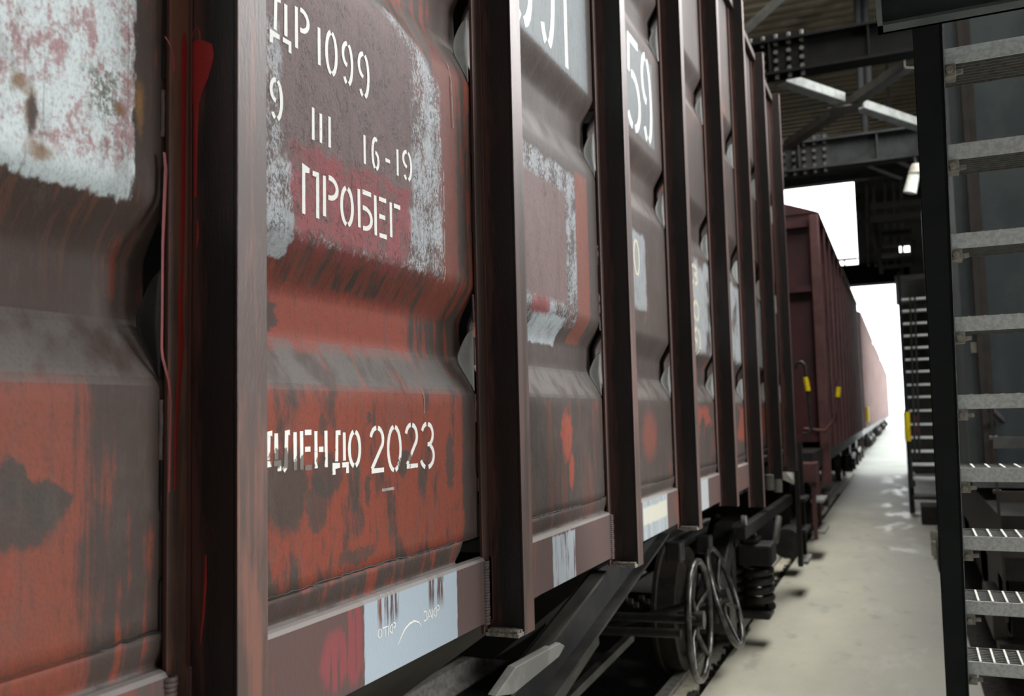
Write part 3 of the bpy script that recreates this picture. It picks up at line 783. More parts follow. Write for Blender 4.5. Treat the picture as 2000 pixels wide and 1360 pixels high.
for g_ in ([('9', 529, 154, 553, 234)], [('I', 606, 210, 619, 273), ('I', 621, 222, 634, 279), ('I', 638, 228, 651, 288)], [('1', 706, 264, 720, 320), ('6', 727, 270, 741, 331), ('-', 753, 305, 762, 318), ('1', 770, 292, 783, 343), ('9', 786, 296, 804, 353)]):
    inscription('stencil_lettering', g_, .0082, M['letter'], b1)
inscription('stencil_lettering', [('П', 592, 333, 625, 422), ('Р', 632, 348, 661, 426), ('О', 666, 366, 691, 441), ('Б', 699, 374, 727, 448), ('Е', 731, 386, 756, 463), ('Г', 761, 399, 782, 466)], .0098, M['letter'], b1)
g_ = [('Д', 518, 844, 545, 922), ('Л', 551, 842, 580, 920), ('Е', 586, 842, 609, 917), ('Н', 614, 842, 639, 914), ('Д', 652, 842, 679, 926), ('О', 681, 842, 706, 912), ('2', 724, 835, 753, 923), ('0', 757, 832, 787, 921), ('2', 793, 829, 818, 914), ('3', 824, 827, 850, 914)]
inscription('stencil_lettering', g_, .0098, M['letter'], b1)
zb_, zt_ = H - .107, H - .02
mb = MB()
yy = PY(512, 880)
for ch, off in (('О', -.024), ('Р', -.056), ('П', -.092)):
    for st in GL[ch]: ribbon(mb, st, .0098, (yy + off - .024 + .012, zb_, yy + off + .012, zt_), XL)
mb.build('stencil_lettering', M['letter'], b1)
# small marks: dash, chalk lines
mb = MB(); ribbon(mb, [(0, .5), (1, .5)], .006, (PY(748, 957), PZ(760, 960), PY(772, 955), PZ(760, 952)), XL); mb.build('paint_dash', M['chalk'], b1)
mb = MB(); ribbon(mb, [(0, 1), (.3, .5), (.35, 0)], .0022, (PY(828, 780), PZ(830, 808), PY(833, 780), PZ(830, 760)), XL)
mb.build('chalk_mark', M['chalk'], b1)
# sill lettering with its small arc, smeared crimson stays in the paint
sl = [o for o in W.children if o.name.startswith('side_sill')][1]
XS = -.9843
for g_ in ((('О', 737, 1229, 746, 1247), ('Т', 747, 1225, 757, 1243), ('К', 757, 1221, 766, 1240), ('Р', 765, 1217, 773, 1236)),
           (('З', 827, 1194, 834, 1213), ('А', 834, 1191, 843, 1210), ('К', 843, 1188, 851, 1207), ('Р', 851, 1183, 858, 1203))):
    inscription('stencil_lettering', g_, .0022, M['letter'], sl, XS, -.985)
mb = MB(); ribbon(mb, [(0, 0), (.12, .35), (.3, .75), (.5, .95), (.7, .98), (.88, .8), (1, .45)], .0038, (PY(776, 1240, -.985), PZ(776, 1262, -.985), PY(823, 1225, -.985), PZ(806, 1214, -.985)), XS, True)
mb.build('paint_arc', M['letter'], sl)
# big wagon number across the second and third bays
b2 = panels[2][0]; b3 = panels[3][0]
mb = MB()
zt_ = at(1252, 96, X=-1.0).z; zb2 = at(1252, 266, X=-1.0).z
z0 = PZ(1068, 92); z1 = z0 + (zt_ - zb2) * 1.05
for ch, ya, yb_ in (('5', 2.40, 2.545), ('9', 2.60, 2.745)):
    for st in GL[ch]: ribbon(mb, st, .033, (ya, z0, yb_, z1), XL)
for st in GL['1']: ribbon(mb, st, .030, (2.815, z0, 2.905, z1), XL)
mb.build('stencil_lettering', M['letter_dull'], b2)
mb = MB()
for ch, x0, x1 in (('5', 1226, 1252), ('9', 1254, 1273)):
    for st in GL[ch]: ribbon(mb, st, .036, (PY(x0, 190), zb2, PY(x1, 210), zt_), XL)
mb.build('stencil_lettering', M['letter_dull'], b3)
mb = MB()
for st in GL['0']: ribbon(mb, st, .014, (PY(1237, 500), PZ(1243, 538), PY(1249, 500), PZ(1243, 468)), XL)
mb.build('stencil_lettering', M['letter_beige'], b3)
for i, (py0, py1) in enumerate(((520, 555), (588, 625), (640, 690))):
    mb = MB()
    for st in GL['309'[i]]: ribbon(mb, st, .022, (PY(1352, 560), PZ(1358, py1), PY(1364, 560), PZ(1358, py0)), XL)
    mb.build('stencil_lettering', M['letter_beige'], panels[4][0])

# ---- red paint runs on the first post
def run(pts, wd, m, plane, parent, x=None, y=None):
    """pts: pixels of the run; plane 'base' (faces right) or 'web' (faces the camera)"""
    mb = MB()
    P = []
    for (px, py, wscale) in pts:
        q = at(px, py, X=-.9925) if plane == 'base' else at(px, py, Y=YP[1] - WEB0 - .0008)
        P.append((q, wscale))
    vs = []; n = len(P)
    for q, s_ in P:
        hw = wd * s_ / 2
        dv = Vector((0, 1, 0)) if plane == 'base' else Vector((1, 0, 0)); nv = Vector((.0012, 0, 0)) if plane == 'base' else Vector((0, -.0010, 0))
        vs += [q - dv * hw, q + nv, q + dv * hw, q - nv * .3]
    fs = []
    for i in range(n - 1):
        for j in range(4): fs.append((4 * i + j, 4 * i + (j + 1) % 4, 4 * i + 4 + (j + 1) % 4, 4 * i + 4 + j))
    fs += [(3, 2, 1, 0), tuple(4 * n - 4 + j for j in range(4))]
    mb.faces(vs, fs)
    return mb.build('paint_run', m, parent, 80)
p1 = posts[1]
run([(384, 78, .3), (386, 84, 1.2), (390, 92, 1.9), (391, 110, 2.1), (389, 130, 2.0), (386, 160, 1.5), (384, 180, .95), (383, 205, .45), (382, 240, .35), (382, 300, .28), (381, 385, .22)], .026, M['red_drip'], 'web', p1)
run([(375, 78, .5), (378, 62, .8), (384, 54, .8), (389, 62, .8), (391, 80, .5)], .004, M['red_drip'], 'web', p1)
run([(385, 430, .4), (386, 455, 1), (384, 485, .3)], .006, M['red_drip'], 'web', p1)
run([(402, 1085, .5), (401, 1140, .9), (397, 1200, .8), (391, 1258, .3)], .006, M['red_drip'], 'web', p1)
run([(360, 65, .4), (360, 90, 1.1), (359, 160, 1.0), (358, 300, .9), (357, 420, .8), (356, 520, .5), (352, 590, .9), (354, 670, 1), (352, 720, .9), (346, 790, .7), (343, 870, .6), (342, 958, .4)], .011, M['red_drip'], 'base', p1)
run([(323, 72, .8), (330, 82, 1), (336, 95, .9), (339, 115, .9), (340, 138, .6)], .006, M['pink_drip'], 'base', p1)
run([(321, 298, 1), (324, 330, 1.3), (321, 400, 1.2), (318, 480, 1), (317, 600, .9), (316, 680, .9), (318, 700, 1), (330, 745, 1), (334, 790, .9), (332, 870, .9), (330, 962, .9)], .0055, M['pink_drip'], 'base', p1)
# ---- chalk-white vertical scribbles at the top of the stencilled bay
def scribble(pts, wd):
    mb = MB(); vs = []
    for (px, py) in pts:
        q = at(px, py, X=-1.0); q.x = -1.0 - depth(q.z) + .0022
        vs += [q + Vector((0, -wd / 2, 0)), q + Vector((0, wd / 2, 0))]
    mb.faces(vs, [(2 * i, 2 * i + 1, 2 * i + 3, 2 * i + 2) for i in range(len(pts) - 1)])
    o = mb.build('chalk_mark', M['chalk'], b1); so = o.modifiers.new('t', 'SOLIDIFY'); so.thickness = .0008
scribble([(872, 112), (878, 124), (880, 160), (882, 210), (884, 250)], .0022)

# ---- roof and end of the near wagon
mb = MB()
arcp = [(-.96 - 1.20 * 2 * i / 12, ZT - .02 + .34 * math.sin(math.pi * i / 12)) for i in range(13)]
arcp += [(x, z - .05) for x, z in arcp[::-1]]
mb.prism(arcp, 1, .05, 8.62); mb.build('roof', M['bays'][5], W, 40)
mb = MB(); mb.box((-3.30, 8.52, H - .35), (-.998, 8.56, ZT)); mb.box((-1.10, 8.36, H - .30), (-1.07, 8.56, ZT)); mb.build('end_wall', M['w2dark'], W)
mb = MB(); mb.box((-3.32, .05, H - .5), (-3.27, 8.56, ZT)); mb.build('far_side', M['w2dark'], W)
# underframe
mb = MB(); mb.box((-2.5, -.5, H - .95), (-1.8, 9.3, H - .55)); mb.build('centre_sill', M['dark'], W)
mb = MB()
mb.box((-1.10, 5.45, H - .56), (-1.03, 8.7, H - .44)); mb.box((-2.5, 8.50, H - .62), (-.98, 8.62, H - .5))
mb.build('end_sill', M['dark'], W)
mb = MB(); mb.bar((-1.05, 6.3, H - .83), (-1.0, 8.75, H - .82), .06, .08); mb.build('side_bar', M['dark'], W)
# sloping discharge hoppers: plates that go down and in from the sill
def chute(ya, yb, yc, yd, m):
    mb = MB()
    T = [(-1.03, ya, H - .50), (-1.03, yb, H - .50)]; Bq = [(-1.85, yc, H - 1.15), (-1.85, yd, H - 1.15)]
    T2 = [(-3.25, ya, H - .50), (-3.25, yb, H - .50)]; B2 = [(-2.45, yc, H - 1.15), (-2.45, yd, H - 1.15)]
    vs = [T[0], T[1], Bq[0], Bq[1], T2[0], T2[1], B2[0], B2[1]]
    mb.faces(vs, [(0, 1, 3, 2), (5, 4, 6, 7), (1, 5, 7, 3), (4, 0, 2, 6), (2, 3, 7, 6)])
    o = mb.build('discharge_hopper', m, W)
    return o
chute(.3, 3.05, 1.2, 2.2, M['chute']); chute(3.9, 5.6, 4.0, 4.8, M['dark'])
# slanted stiffener band between the hoppers
def px(x, y, X): return at(x, y, X=X)
mb = MB()
A0, A1, B0, B1 = px(1162, 1117, -1.06), px(1020, 1296, -1.06), px(1288, 1044, -1.06), px(1060, 1356, -1.06)
A1 = A0 + (A1 - A0) * 1.7; B1 = B0 + (B1 - B0) * 1.35
mb.faces([A0, B0, B1, A1, A0 + Vector((-.02, 0, 0)), B0 + Vector((-.02, 0, 0)), B1 + Vector((-.02, 0, 0)), A1 + Vector((-.02, 0, 0))], [(0, 1, 2, 3), (7, 6, 5, 4), (0, 3, 7, 4), (1, 5, 6, 2), (0, 4, 5, 1), (3, 2, 6, 7)])
mb.build('slanted_web', M['dark'], W)
mb = MB(); mb.bar(A0 + Vector((.02, 0, 0)), A1 + Vector((.02, 0, 0)), .05, .012); mb.build('web_flange', M['chute'], W)
mb = MB(); mb.bar(B0 + Vector((.02, 0, 0)), B1 + Vector((.02, 0, 0)), .05, .012); mb.build('web_flange', M['dark_grey'], W)
mb = MB(); q = [px(968, 1362, -1.0), px(1008, 1304, -1.0), px(1094, 1256, -1.0), px(1104, 1262, -1.0), px(1092, 1284, -1.0), px(1003, 1357, -1.0)]
mb.faces(q + [p_ + Vector((-.03, .01, 0)) for p_ in q], [tuple(range(6)), tuple(range(6, 12))[::-1]] + [(i, (i + 1) % 6, 6 + (i + 1) % 6, 6 + i) for i in range(6)])
mb.build('chute_lip', M['pale'], W, bevel=.003)
mb = MB(); a, b = px(1092, 1350, -1.45), px(1160, 1248, -1.45); mb.bar(a - (b - a) * .4, b, .05, .05)
a, b = px(1124, 1350, -1.45), px(1232, 1244, -1.45); mb.bar(a - (b - a) * .4, b, .04, .04); mb.build('brake_rod', M['dark_grey'], W)
mb = MB()
for i in range(9): q = px(1215 + i * 11, 1168 + (i % 3) * 7, -1.5); mb.cyl(q, q + Vector((.03, 0, 0)), .018, n=6)
tag(mb.build('bolts', M['dark_grey'], W), kind='stuff')
for b_, g in ((1, 0),):
    mb = MB(); mb.box((-2.4, 4.42, H - 1.9 + .62), (-1.75, 4.9, H - .9)); mb.build('gear_box', M['dark'], W)

# handwheels of the discharge gates
def handwheel(c, axis, R, tw):
    c = Vector(c); ax = Vector(axis).normalized(); u = Vector((0, 0, 1)).cross(ax).normalized(); v = ax.cross(u)
    mb = MB(); mb.torus(c, ax, R, .017, n=48, k=10)
    for i in range(5):
        t = tw + 2 * math.pi * i / 5; d = u * math.cos(t) + v * math.sin(t)
        pts = [c - ax * .02 + d * .04, c - ax * .03 + d * R * .35, c - ax * .015 + d * R * .7, c + d * R]
        mb.tube(pts, .013, n=8)
    mb.cyl(c - ax * .06, c + ax * .025, .045, n=16)
    o = mb.build('handwheel', M['iron'], W, 60)
    mb = MB(); mb.cyl(c - ax * .75, c - ax * .05, .022); mb.build('shaft', M['dark_grey'], o, 40)
    mb = MB(); mb.box(c - ax * .12 + Vector((-.03, -.05, R + .0)), c - ax * .12 + Vector((.05, .05, R + .10))); mb.build('bearing_bracket', M['dark_grey'], o, bevel=.01)
    return o
hc = at(1366, 1211, X=-.98)
handwheel(hc, (1, .02, .02), .285, .35)
h2 = at(1416, 1165, X=-.98)
handwheel(h2, (1, 0.03, .30), .275, .8)
mb = MB(); a = at(1150, 1231, Y=4.45); b = at(1330, 1238, Y=4.45); mb.cyl(a, b, .022); mb.build('cross_shaft', M['dark_grey'], W, 40)

# bogie: cast side frame with springs, axle boxes and wheels
bg_ = MB()
ya, yb = 6.05, 7.78; zc = .40
def sf(x0, x1):
    bg_.prism([(ya - .18, zc + .10), (ya + .25, zc + .34), (6.6, H - .80), (7.23, H - .80), (yb - .25, zc + .34), (yb + .18, zc + .10), (yb + .18, zc - .05), (yb - .1, zc - .05),
             (yb - .22, zc + .12), (7.32, H - .98), (6.52, H - .98), (ya + .22, zc + .12), (ya + .1, zc - .05), (ya - .18, zc - .05)], 0, x0, x1)
    bg_.prism([(ya + .05, zc - .05), (ya + .2, zc - .05), (6.62, .20), (7.22, .20), (yb - .2, zc - .05), (yb - .05, zc - .05), (7.28, .10), (6.56, .10)], 0, x0, x1)
    bg_.box((x0, 6.5, .10), (x1, 6.6, H - .9)); bg_.box((x0, 7.24, .10), (x1, 7.34, H - .9))
sf(-1.29, -1.14)
bogie = bg_.build('bogie_frame', M['dark_grey'], W, bevel=.015)
for (y, z) in ((6.92, 0), (7.12, 0)):
    pass
sp = at(1482, 1140, Y=6.9)
for dy, dx in ((0, 0), (.02, -.2)):
    mb = MB(); pts = []
    cx, cy = sp.x + dx, sp.y + dy
    for i in range(100):
        t = i / 99; pts.append((cx + .088 * math.cos(t * 6.283 * 4.6), cy + .088 * math.sin(t * 6.283 * 4.6), .27 + t * .30))
    mb.tube(pts, .029, n=9); mb.build('coil_spring', M['dark_grey'], bogie, 70)
mb = MB(); mb.box((sp.x - .13, sp.y - .14, .575), (sp.x + .12, sp.y + .14, .73)); mb.box((sp.x - .10, sp.y - .12, .73), (sp.x + .02, sp.y + .12, .78)); mb.build('spring_cap', M['dark'], bogie, bevel=.02)
mb = MB(); mb.box((sp.x - .4, sp.y - .12, .19), (sp.x + .09, sp.y + .12, .25)); mb.build('spring_seat', M['dark_grey'], bogie, bevel=.02)
def wheel(y, x):
    mb = MB(); ring = [(0.0, -.07), (.11, -.07), (.12, -.03), (.30, -.02), (.335, -.05), (.40, -.055), (.405, .055), (.43, .06), (.43, .085), (.34, .08), (.30, .03), (.12, .03), (.11, .07), (0.0, .07)]
    n = 36; vs = []; k = len(ring)
    for i in range(n):
        t = 2 * math.pi * i / n
        for (r_, o_) in ring: vs.append((x - o_, y + r_ * math.cos(t), .405 + r_ * math.sin(t)))
    fs = [(i * k + j, ((i + 1) % n) * k + j, ((i + 1) % n) * k + j + 1, i * k + j + 1) for i in range(n) for j in range(k - 1)]
    mb.faces(vs, fs)
    return mb.build('wheel', M['iron'] if False else M['wheel'], bogie, 40)
M['wheel'] = simple('brown_wheel_steel', (.035, .027, .02), (.02, .017, .014), 12, .5, .3)
for y in (ya, yb):
    wheel(y, -1.43); wheel(y, -2.93)
    mb = MB(); mb.cyl((-2.95, y, .405), (-1.2, y, .405), .08); mb.build('axle', M['dark'], bogie, 40)
    mb = MB(); mb.cyl((-1.34, y, zc), (-1.10, y, zc), .15, n=20); mb.cyl((-1.10, y, zc), (-1.08, y, zc), .11, n=20); mb.build('axle_box', M['dark_grey'], bogie, 40)
# parts hanging at the end: hand rod, valve, gusset, steps
mb = MB(); a = at(1473, 1040, X=-1.05); b = at(1477, 1082, X=-1.05); mb.cyl(a, b, .02); mb.cyl(at(1449, 1017, X=-1.05), at(1449, 1017, X=-1.05) + Vector((.03, 0, 0)), .035, n=12); mb.build('brake_pin', M['pale'], W, 40)
mb = MB(); a = at(1521, 1012, X=-1.1); b = at(1515, 1058, X=-1.1); mb.cyl(a, b, .03); mb.build('valve_rod', M['pale'], W, 40)
mb = MB(); a = at(1540, 1035, X=-1.15); mb.cyl(a + Vector((0, -.2, -.12)), a + Vector((0, .25, -.12)), .15, n=18); mb.build('air_tank', M['dark_grey'], W, 40)
g0, g1, g2 = at(1533, 922, X=-.93), at(1557, 923, X=-.93), at(1557, 947, X=-.93)
mb = MB(); mb.faces([g0, g1, g2, g0 + Vector((-.02, 0, -.06)), g0 + Vector((-.03, 0, 0)), g1 + Vector((-.03, 0, 0)), g2 + Vector((-.03, 0, 0)), g0 + Vector((-.03, 0, -.06))], [(0, 1, 2, 3), (4, 7, 6, 5), (0, 4, 5, 1), (1, 5, 6, 2), (2, 6, 7, 3), (3, 7, 4, 0)])
mb.build('gusset', M['letter'], W)
for (x_, y_) in ((1503, 940), (1519, 945)):
    mb = MB(); q = at(x_, y_, X=-.98); mb.cyl(q + Vector((0, 0, .05)), q + Vector((0, 0, -.07)), .035, n=10); mb.build('tie_bolt', M['pale'], W, 40)
st_ = MB()
for y in (8.66, 9.06):
    st_.box((-.935, y - .03, H - 1.42), (-.895, y + .03, H - .30))
step = st_.build('end_step', M['dark'], W)
for z in (-1.40, -1.12, -.84):
    mb = MB(); mb.box((-.94, 8.64, H + z), (-.85, 9.08, H + z + .03)); mb.build('rung', M['dark_grey'] if z > -1.3 else M['pale'], step)
mb = MB(); mb.cyl((-2.15, 8.6, H - .75), (-2.15, 9.75, H - .75), .16, n=8); mb.box((-2.4, 9.4, H - .95), (-1.9, 9.78, H - .55)); mb.build('coupler', M['dark'], W, bevel=.02)

# ------------------------------------------------------------------ following wagons
def far_wagon(name, y0, y1, label, body, post, dark, near=False):
    r = empty(name, (-2.15, (y0 + y1) / 2, 0), label, 'wagon')
    zt = H + 2.66; zb = H - .42
    mb = MB()
    mb.box((-3.25, y0 + .02, zb), (-.995, y1, zt)); mb.build('body', body, r)
    mb = MB()
    arcp = [(-.88 - 2.54 * i / 14, zt + .32 * math.sin(math.pi * i / 14)) for i in range(15)]
    mb.prism(arcp, 1, y0, y1); mb.build('roof', body, r, 40)
    n = max(2, round((y1 - y0) / 1.07)); first = None
    for i in range(n + 1):
        y = y0 + .06 + (y1 - y0 - .12) * i / n
        if first is None:
            mb = MB(); mb.box((-1.0, y - .005, zb - .12), (-.905, y + .005, zt)); mb.box((-.91, y - .06 if i == 0 else y, zb - .12), (-.90, y + .06, zt)); first = mb.build('side_post', post, r); yf = y
        else: copy_to(first, y - yf, r)
    mb = MB(); mb.box((-3.2, y0 - 1.6, H - .72), (-.97, y1 + .9, H - .50)); mb.build('underframe', dark, r)
    for yc in (y0 + .6, y1 - .8):
        mb = MB(); mb.box((-1.30, yc - .9, .22), (-1.12, yc + .9, .62)); mb.box((-3.1, yc - .3, .2), (-1.2, yc + .3, .95))
        bo = mb.build('bogie_frame', dark, r, bevel=.03)
        for dy in (-.85, .85):
            mb = MB(); mb.cyl((-1.5, yc + dy, .41), (-1.37, yc + dy, .41), .408, n=28); mb.cyl((-1.15, yc + dy, .41), (-1.05, yc + dy, .41), .13, n=14); mb.build('wheel', M['wheel'], bo, 40)
    return r
w2 = far_wagon('hopper_wagon', 12.6, 24.4, 'oxide-red wagon seen past the end of the near brown wagon, with yellow-banded grab rails', M['w2'], M['w2post'], M['dark'])
# end wall ribs, corner post and end platform of the red wagon
mb = MB()
mb.box((-3.2, 12.50, H + 2.46), (-.95, 12.60, H + 2.55)); mb.build('end_rib', M['w2'], w2)
mb = MB(); mb.box((-3.2, 12.48, H + 1.58), (-.95, 12.6, H + 1.66)); mb.build('end_rib', M['w2'], w2)
mb = MB(); mb.box((-3.2, 12.50, H - .42), (-.95, 12.62, H - .34)); mb.build('end_rib', M['w2'], w2)
mb = MB(); a = Vector((-1.32, 12.55, H + 2.42)); b = Vector((-1.62, 12.55, H + 1.7)); mb.bar(a, b, .05, .05); mb.build('end_brace', M['w2dark'], w2)
mb = MB(); mb.box((-1.0, 12.40, H - .98), (-.885, 12.58, H + 2.6)); mb.build('corner_post', M['w2post'], w2, bevel=.01)
def grab(pts, yel, base):
    mb = MB(); mb.tube(pts, .022, n=8); o = mb.build('grab_rail', base, w2, 60)
    a, b = yel; mb = MB(); mb.cyl(a, b, .031, n=12); mb.build('yellow_band', M['yellow'], o, 40)
Yg = 11.2
P_ = lambda x, y, Y=Yg: at(x, y, Y=Y)
grab([P_(1552, 720), P_(1556, 709), P_(1566, 707), P_(1573, 715), P_(1575, 735), P_(1581, 790), P_(1585, 835), P_(1582, 845), P_(1568, 848)], (P_(1573, 737), P_(1578, 764)), M['dark_grey'])
grab([P_(1637, 742, 12.2), P_(1637, 760, 12.2), P_(1634, 790, 12.2), P_(1630, 820, 12.2), P_(1612, 842, 12.2), P_(1570, 838, 12.2)], (P_(1638, 756, 12.2), P_(1636, 776, 12.2)), M['w2post'])
mb = MB()
s_a, s_b = at(1592, 903, X=-.95), at(1596, 1040, X=-.95)
y_ = s_a.y - .1
mb.box((-.98, 10.75, H - 1.46), (-.94, 10.82, H - .66)); mb.box((-.98, 11.35, H - 1.42), (-.94, 11.42, H - .66)); st2 = mb.build('end_step', M['w2post'], w2)
for z in (-1.40, -1.05):
    mb = MB(); mb.box((-1.0, 10.78, H + z), (-.86, 11.40, H + z + .03)); mb.build('rung', M['pale'], st2)
mb = MB(); mb.box((-1.12, 10.72, H - .82), (-.92, 11.1, H - .60)); mb.build('end_platform', M['w2post'], w2, bevel=.01)
ys_ = 26.2
labs = ['haze-paled pink-brown wagon just outside the far portal', 'second pale wagon outside the portal, behind the haze-paled pink-brown one', 'third pale wagon along the train outside', 'farthest pale wagon at the vanishing end of the train']
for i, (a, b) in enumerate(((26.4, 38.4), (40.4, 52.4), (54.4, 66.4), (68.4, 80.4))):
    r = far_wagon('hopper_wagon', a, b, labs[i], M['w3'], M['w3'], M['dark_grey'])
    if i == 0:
        mb = MB(); mb.cyl((-.86, 26.5, H + .05), (-.86, 26.5, H - .35), .05, n=10); mb.build('yellow_band', M['yellow'], r, 40)

# ------------------------------------------------------------------ steel stair on the right
SH, SG = .22, .1126
SX0, SX1 = .147, .97
SY, SZ = 2.49, H + .914
ST = empty('steel_stair', (.55, 3.1, 0), 'steep dark steel stair with galvanized grating treads standing at the right edge', 'stairs')
def tread(i, x0, x1, y, z, dep, root):
    mb = MB()
    mb.box((x0, y, z - .042), (x1, y + .004, z), M['galv']); mb.box((x0, y + dep - .004, z - .038), (x1, y + dep, z), M['galv_shade'])
    mb.box((x0, y, z - .05), (x0 + .004, y + dep, z), M['galv']); mb.box((x1 - .004, y, z - .05), (x1, y + dep, z), M['galv'])
    k = int((x1 - x0) / .04)
    for j in range(1, k):
        x = x0 + j * (x1 - x0) / k; mb.box((x - .003, y + .004, z - .005), (x + .003, y + dep - .004, z + .0015), M['galv_light'])
    for j in range(1, 9):
        yy = y + dep * j / 9; mb.box((x0, yy - .0022, z - .036), (x1, yy + .0022, z - .003), M['galv_shade'])
    o = mb.build('tread', M['galv'], root)
    c = MB(); c.box((x0, y - .004, z - .075), (x0 + .028, y + .05, z - .042)); c.cyl((x0 + .012, y - .02, z - .06), (x0 + .012, y + .06, z - .06), .009, n=6); c.bar((x0, y + .015, z - .064), (x0 + .045, y + .015, z - .06), .014, .012)
    c.build('clip', M['clip'], o, bevel=.002)
    return o
for i in range(0, 12):
    z = SZ - SH * i
    if z < .1: break
    tread(i, SX0, SX1, SY + SG * i, z, .20, ST)
ang = Vector((0, SG, -SH)).normalized(); nrm = Vector((0, SH, SG)).normalized()
def stringer(x0, x1, name):
    mb = MB()
    t0 = -1.0; top = Vector((0, SY - .035, SZ - .02)) - ang * .16; L = (top.z - .0) / -ang.z
    bot = top + ang * L
    def sect(a, b, u0, u1):       # a..b in x, u0..u1 along the normal, cut level at the floor
        vs = []
        for base, cut in ((top, False), (bot, True)):
            for x in (a, b):
                for u in (u0, u1):
                    q = base + nrm * u
                    if cut: q = q + ang * (q.z / -ang.z)
                    vs.append((x, q.y, q.z))
        mb.faces(vs, [(0, 1, 3, 2), (4, 6, 7, 5), (0, 4, 5, 1), (2, 3, 7, 6), (0, 2, 6, 4), (1, 5, 7, 3)])
    web = x1 if x0 < .5 else x0
    sect(x0, x1, 0, .010); sect(x0, x1, .19, .20)
    sect(x1 - .008, x1, 0, .2) if x0 < .5 else sect(x0, x0 + .008, 0, .2)
    o = mb.build(name, M['stair_dark'], ST)
    return o, top, bot
o, top, bot = stringer(.082, SX0, 'stringer'); stringer(SX1, SX1 + .065, 'stringer')
mb = MB(); mb.bar(Vector((SX0 + .0005, top.y - .0005, top.z)), Vector((SX0 + .0005, bot.y - .0005, bot.z)), .0022, .0022); mb.build('pale_edge_strip', M['stair_edge'], o)  # pale strip painting a highlight along the stringer edge
ST.rotation_euler.z = -.0133; ST.location.x += .006
# landing with channel edge
mb = MB()
mb.box((.006, 2.385, H + .945), (1.1, 2.397, H + 1.17)); mb.box((.006, 2.340, H + .945), (1.1, 2.397, H + .953)); mb.box((.006, 2.335, H + 1.025), (1.1, 2.39, H + 1.03))
mb.box((.006, 1.2, H + 1.14), (1.1, 2.385, H + 1.17)); mb.box((.006, 1.2, H + .945), (.018, 2.39, H + 1.17))
ld = mb.build('landing_channel', M['landing'], ST)
mb = MB(); mb.box((.006, 2.333, H + 1.0305), (1.1, 2.337, H + 1.034)); mb.build('pale_edge_strip', M['stair_edge'], ld)  # pale strip along the landing channel
for xx in (.03, 1.04):
    mb = MB(); mb.box((xx, 1.22, 0), (xx + .05, 1.27, H + .95)) if xx > 1 else None
    if xx > 1: mb.build('support_leg', M['stair_dark'], ST)
    else: mb.bm.free()

# ------------------------------------------------------------------ grey wagon on the next track
GW = empty('hopper_wagon', (1.7, 10, 0), 'blue-grey wagon end with ribs and a ladder behind the right-hand stair', 'wagon')
mb = MB(); mb.box((.40, 6.62, H - .50), (2.9, 13.6, H + 2.7)); mb.build('body', M['greyw'], GW)
def rib(x):
    mb = MB(); mb.box((x, 6.50, H - .52), (x + .03, 6.63, H + 2.7), M['ladder']); mb.box((x + .03, 6.53, H - .52), (x + .075, 6.63, H + 2.7)); return mb
mb = rib(.475); f_ = mb.build('end_rib', M['greyw'], GW)
for xx in (1.0, 1.55, 2.1): copy_to(f_, 0, GW, xx - .475)
mb = MB(); mb.box((.40, 6.48, H - .52), (2.9, 6.62, H - .44)); mb.build('end_beam', M['greyr'], GW)
mb = MB()
a = at(1897, 668, Y=6.55); b = at(1910, 688, Y=6.55); mb.box((a.x, 6.60, b.z), (b.x + .01, 6.615, a.z)); mb.build('paint_patch', M['lampbody'], GW)
lad = MB()
for xx in (.446, .85): lad.bar((xx, 5.5, H + .05), (xx + .012, 5.5, H - 1.15), .014, .014)
lad = lad.build('end_ladder', M['ladder'], GW)
lad['label'] = 'grey end ladder'
for z in (-.20, -.49, -.78):
    mb = MB(); mb.box((.446, 5.49, H + z - .03), (.88, 5.515, H + z + .03))
    mb.cyl((.43, 5.5, H + z + .028), (.47, 5.5, H + z + .028), .012, n=8)
    mb.build('rung', M['greyr'] if z > -.4 else M['ladder'], lad)
mb = MB(); mb.bar((.446, 5.5, H - .02), (.6, 6.6, H - .1), .03, .03); mb.bar((.86, 5.5, H - .02), (.9, 6.6, H - .1), .03, .03); mb.bar((.62, 5.6, H - .30), (1.1, 5.6, H - .18), .12, .04); mb.build('ladder_bracket', M['dark_grey'], GW)
mb = MB(); mb.box((.46, 5.6, H - .95), (2.8, 13.4, H - .6)); mb.box((.6, 6.9, .15), (2.7, 13.0, .75)); mb.build('underframe', M['dark'], GW)
mb = MB(); mb.cyl((.62, 6.9, .42), (.62, 6.9, .42), .4) if False else mb.box((.44, 6.2, .29), (.52, 6.9, .52)); mb.box((.46, 6.1, .22), (.9, 6.3, .30)); mb.box((.40, 5.9, .17), (1.1, 6.12, .23)); mb.build('brake_gear', M['brace'], GW, bevel=.01)
for y in (7.3, 9.0, 11.2, 12.9):
    mb = MB(); mb.cyl((.60, y, .41), (.74, y, .41), .41, n=28); mb.build('wheel', M['wheel'], GW, 40)
# black foot blocks along the walkway
def block(p, q, lab):
    mb = MB(); mb.box(p, q); tag(mb.build('foot_block', M['dark'], bevel=.01), lab, 'block', 'black foot blocks along the walkway')
block((.27, 10.35, 0), (.385, 10.9, .27), 'nearer black foot block on the walkway beside the stair')
block((.19, 14.4, 0), (.60, 15.0, .27), 'farther black foot block under the distant stair')
mb = MB()
for i in range(14):
    y = 11.2 + random.uniform(0, .8); x = .27 + random.uniform(0, .09); s_ = random.uniform(.015, .04); mb.box((x - s_, y - s_, 0), (x + s_, y + s_, random.uniform(.1, .26)))
tag(mb.build('debris', M['clip']), 'pale debris heaped behind the nearer black foot block', 'debris', kind='stuff')

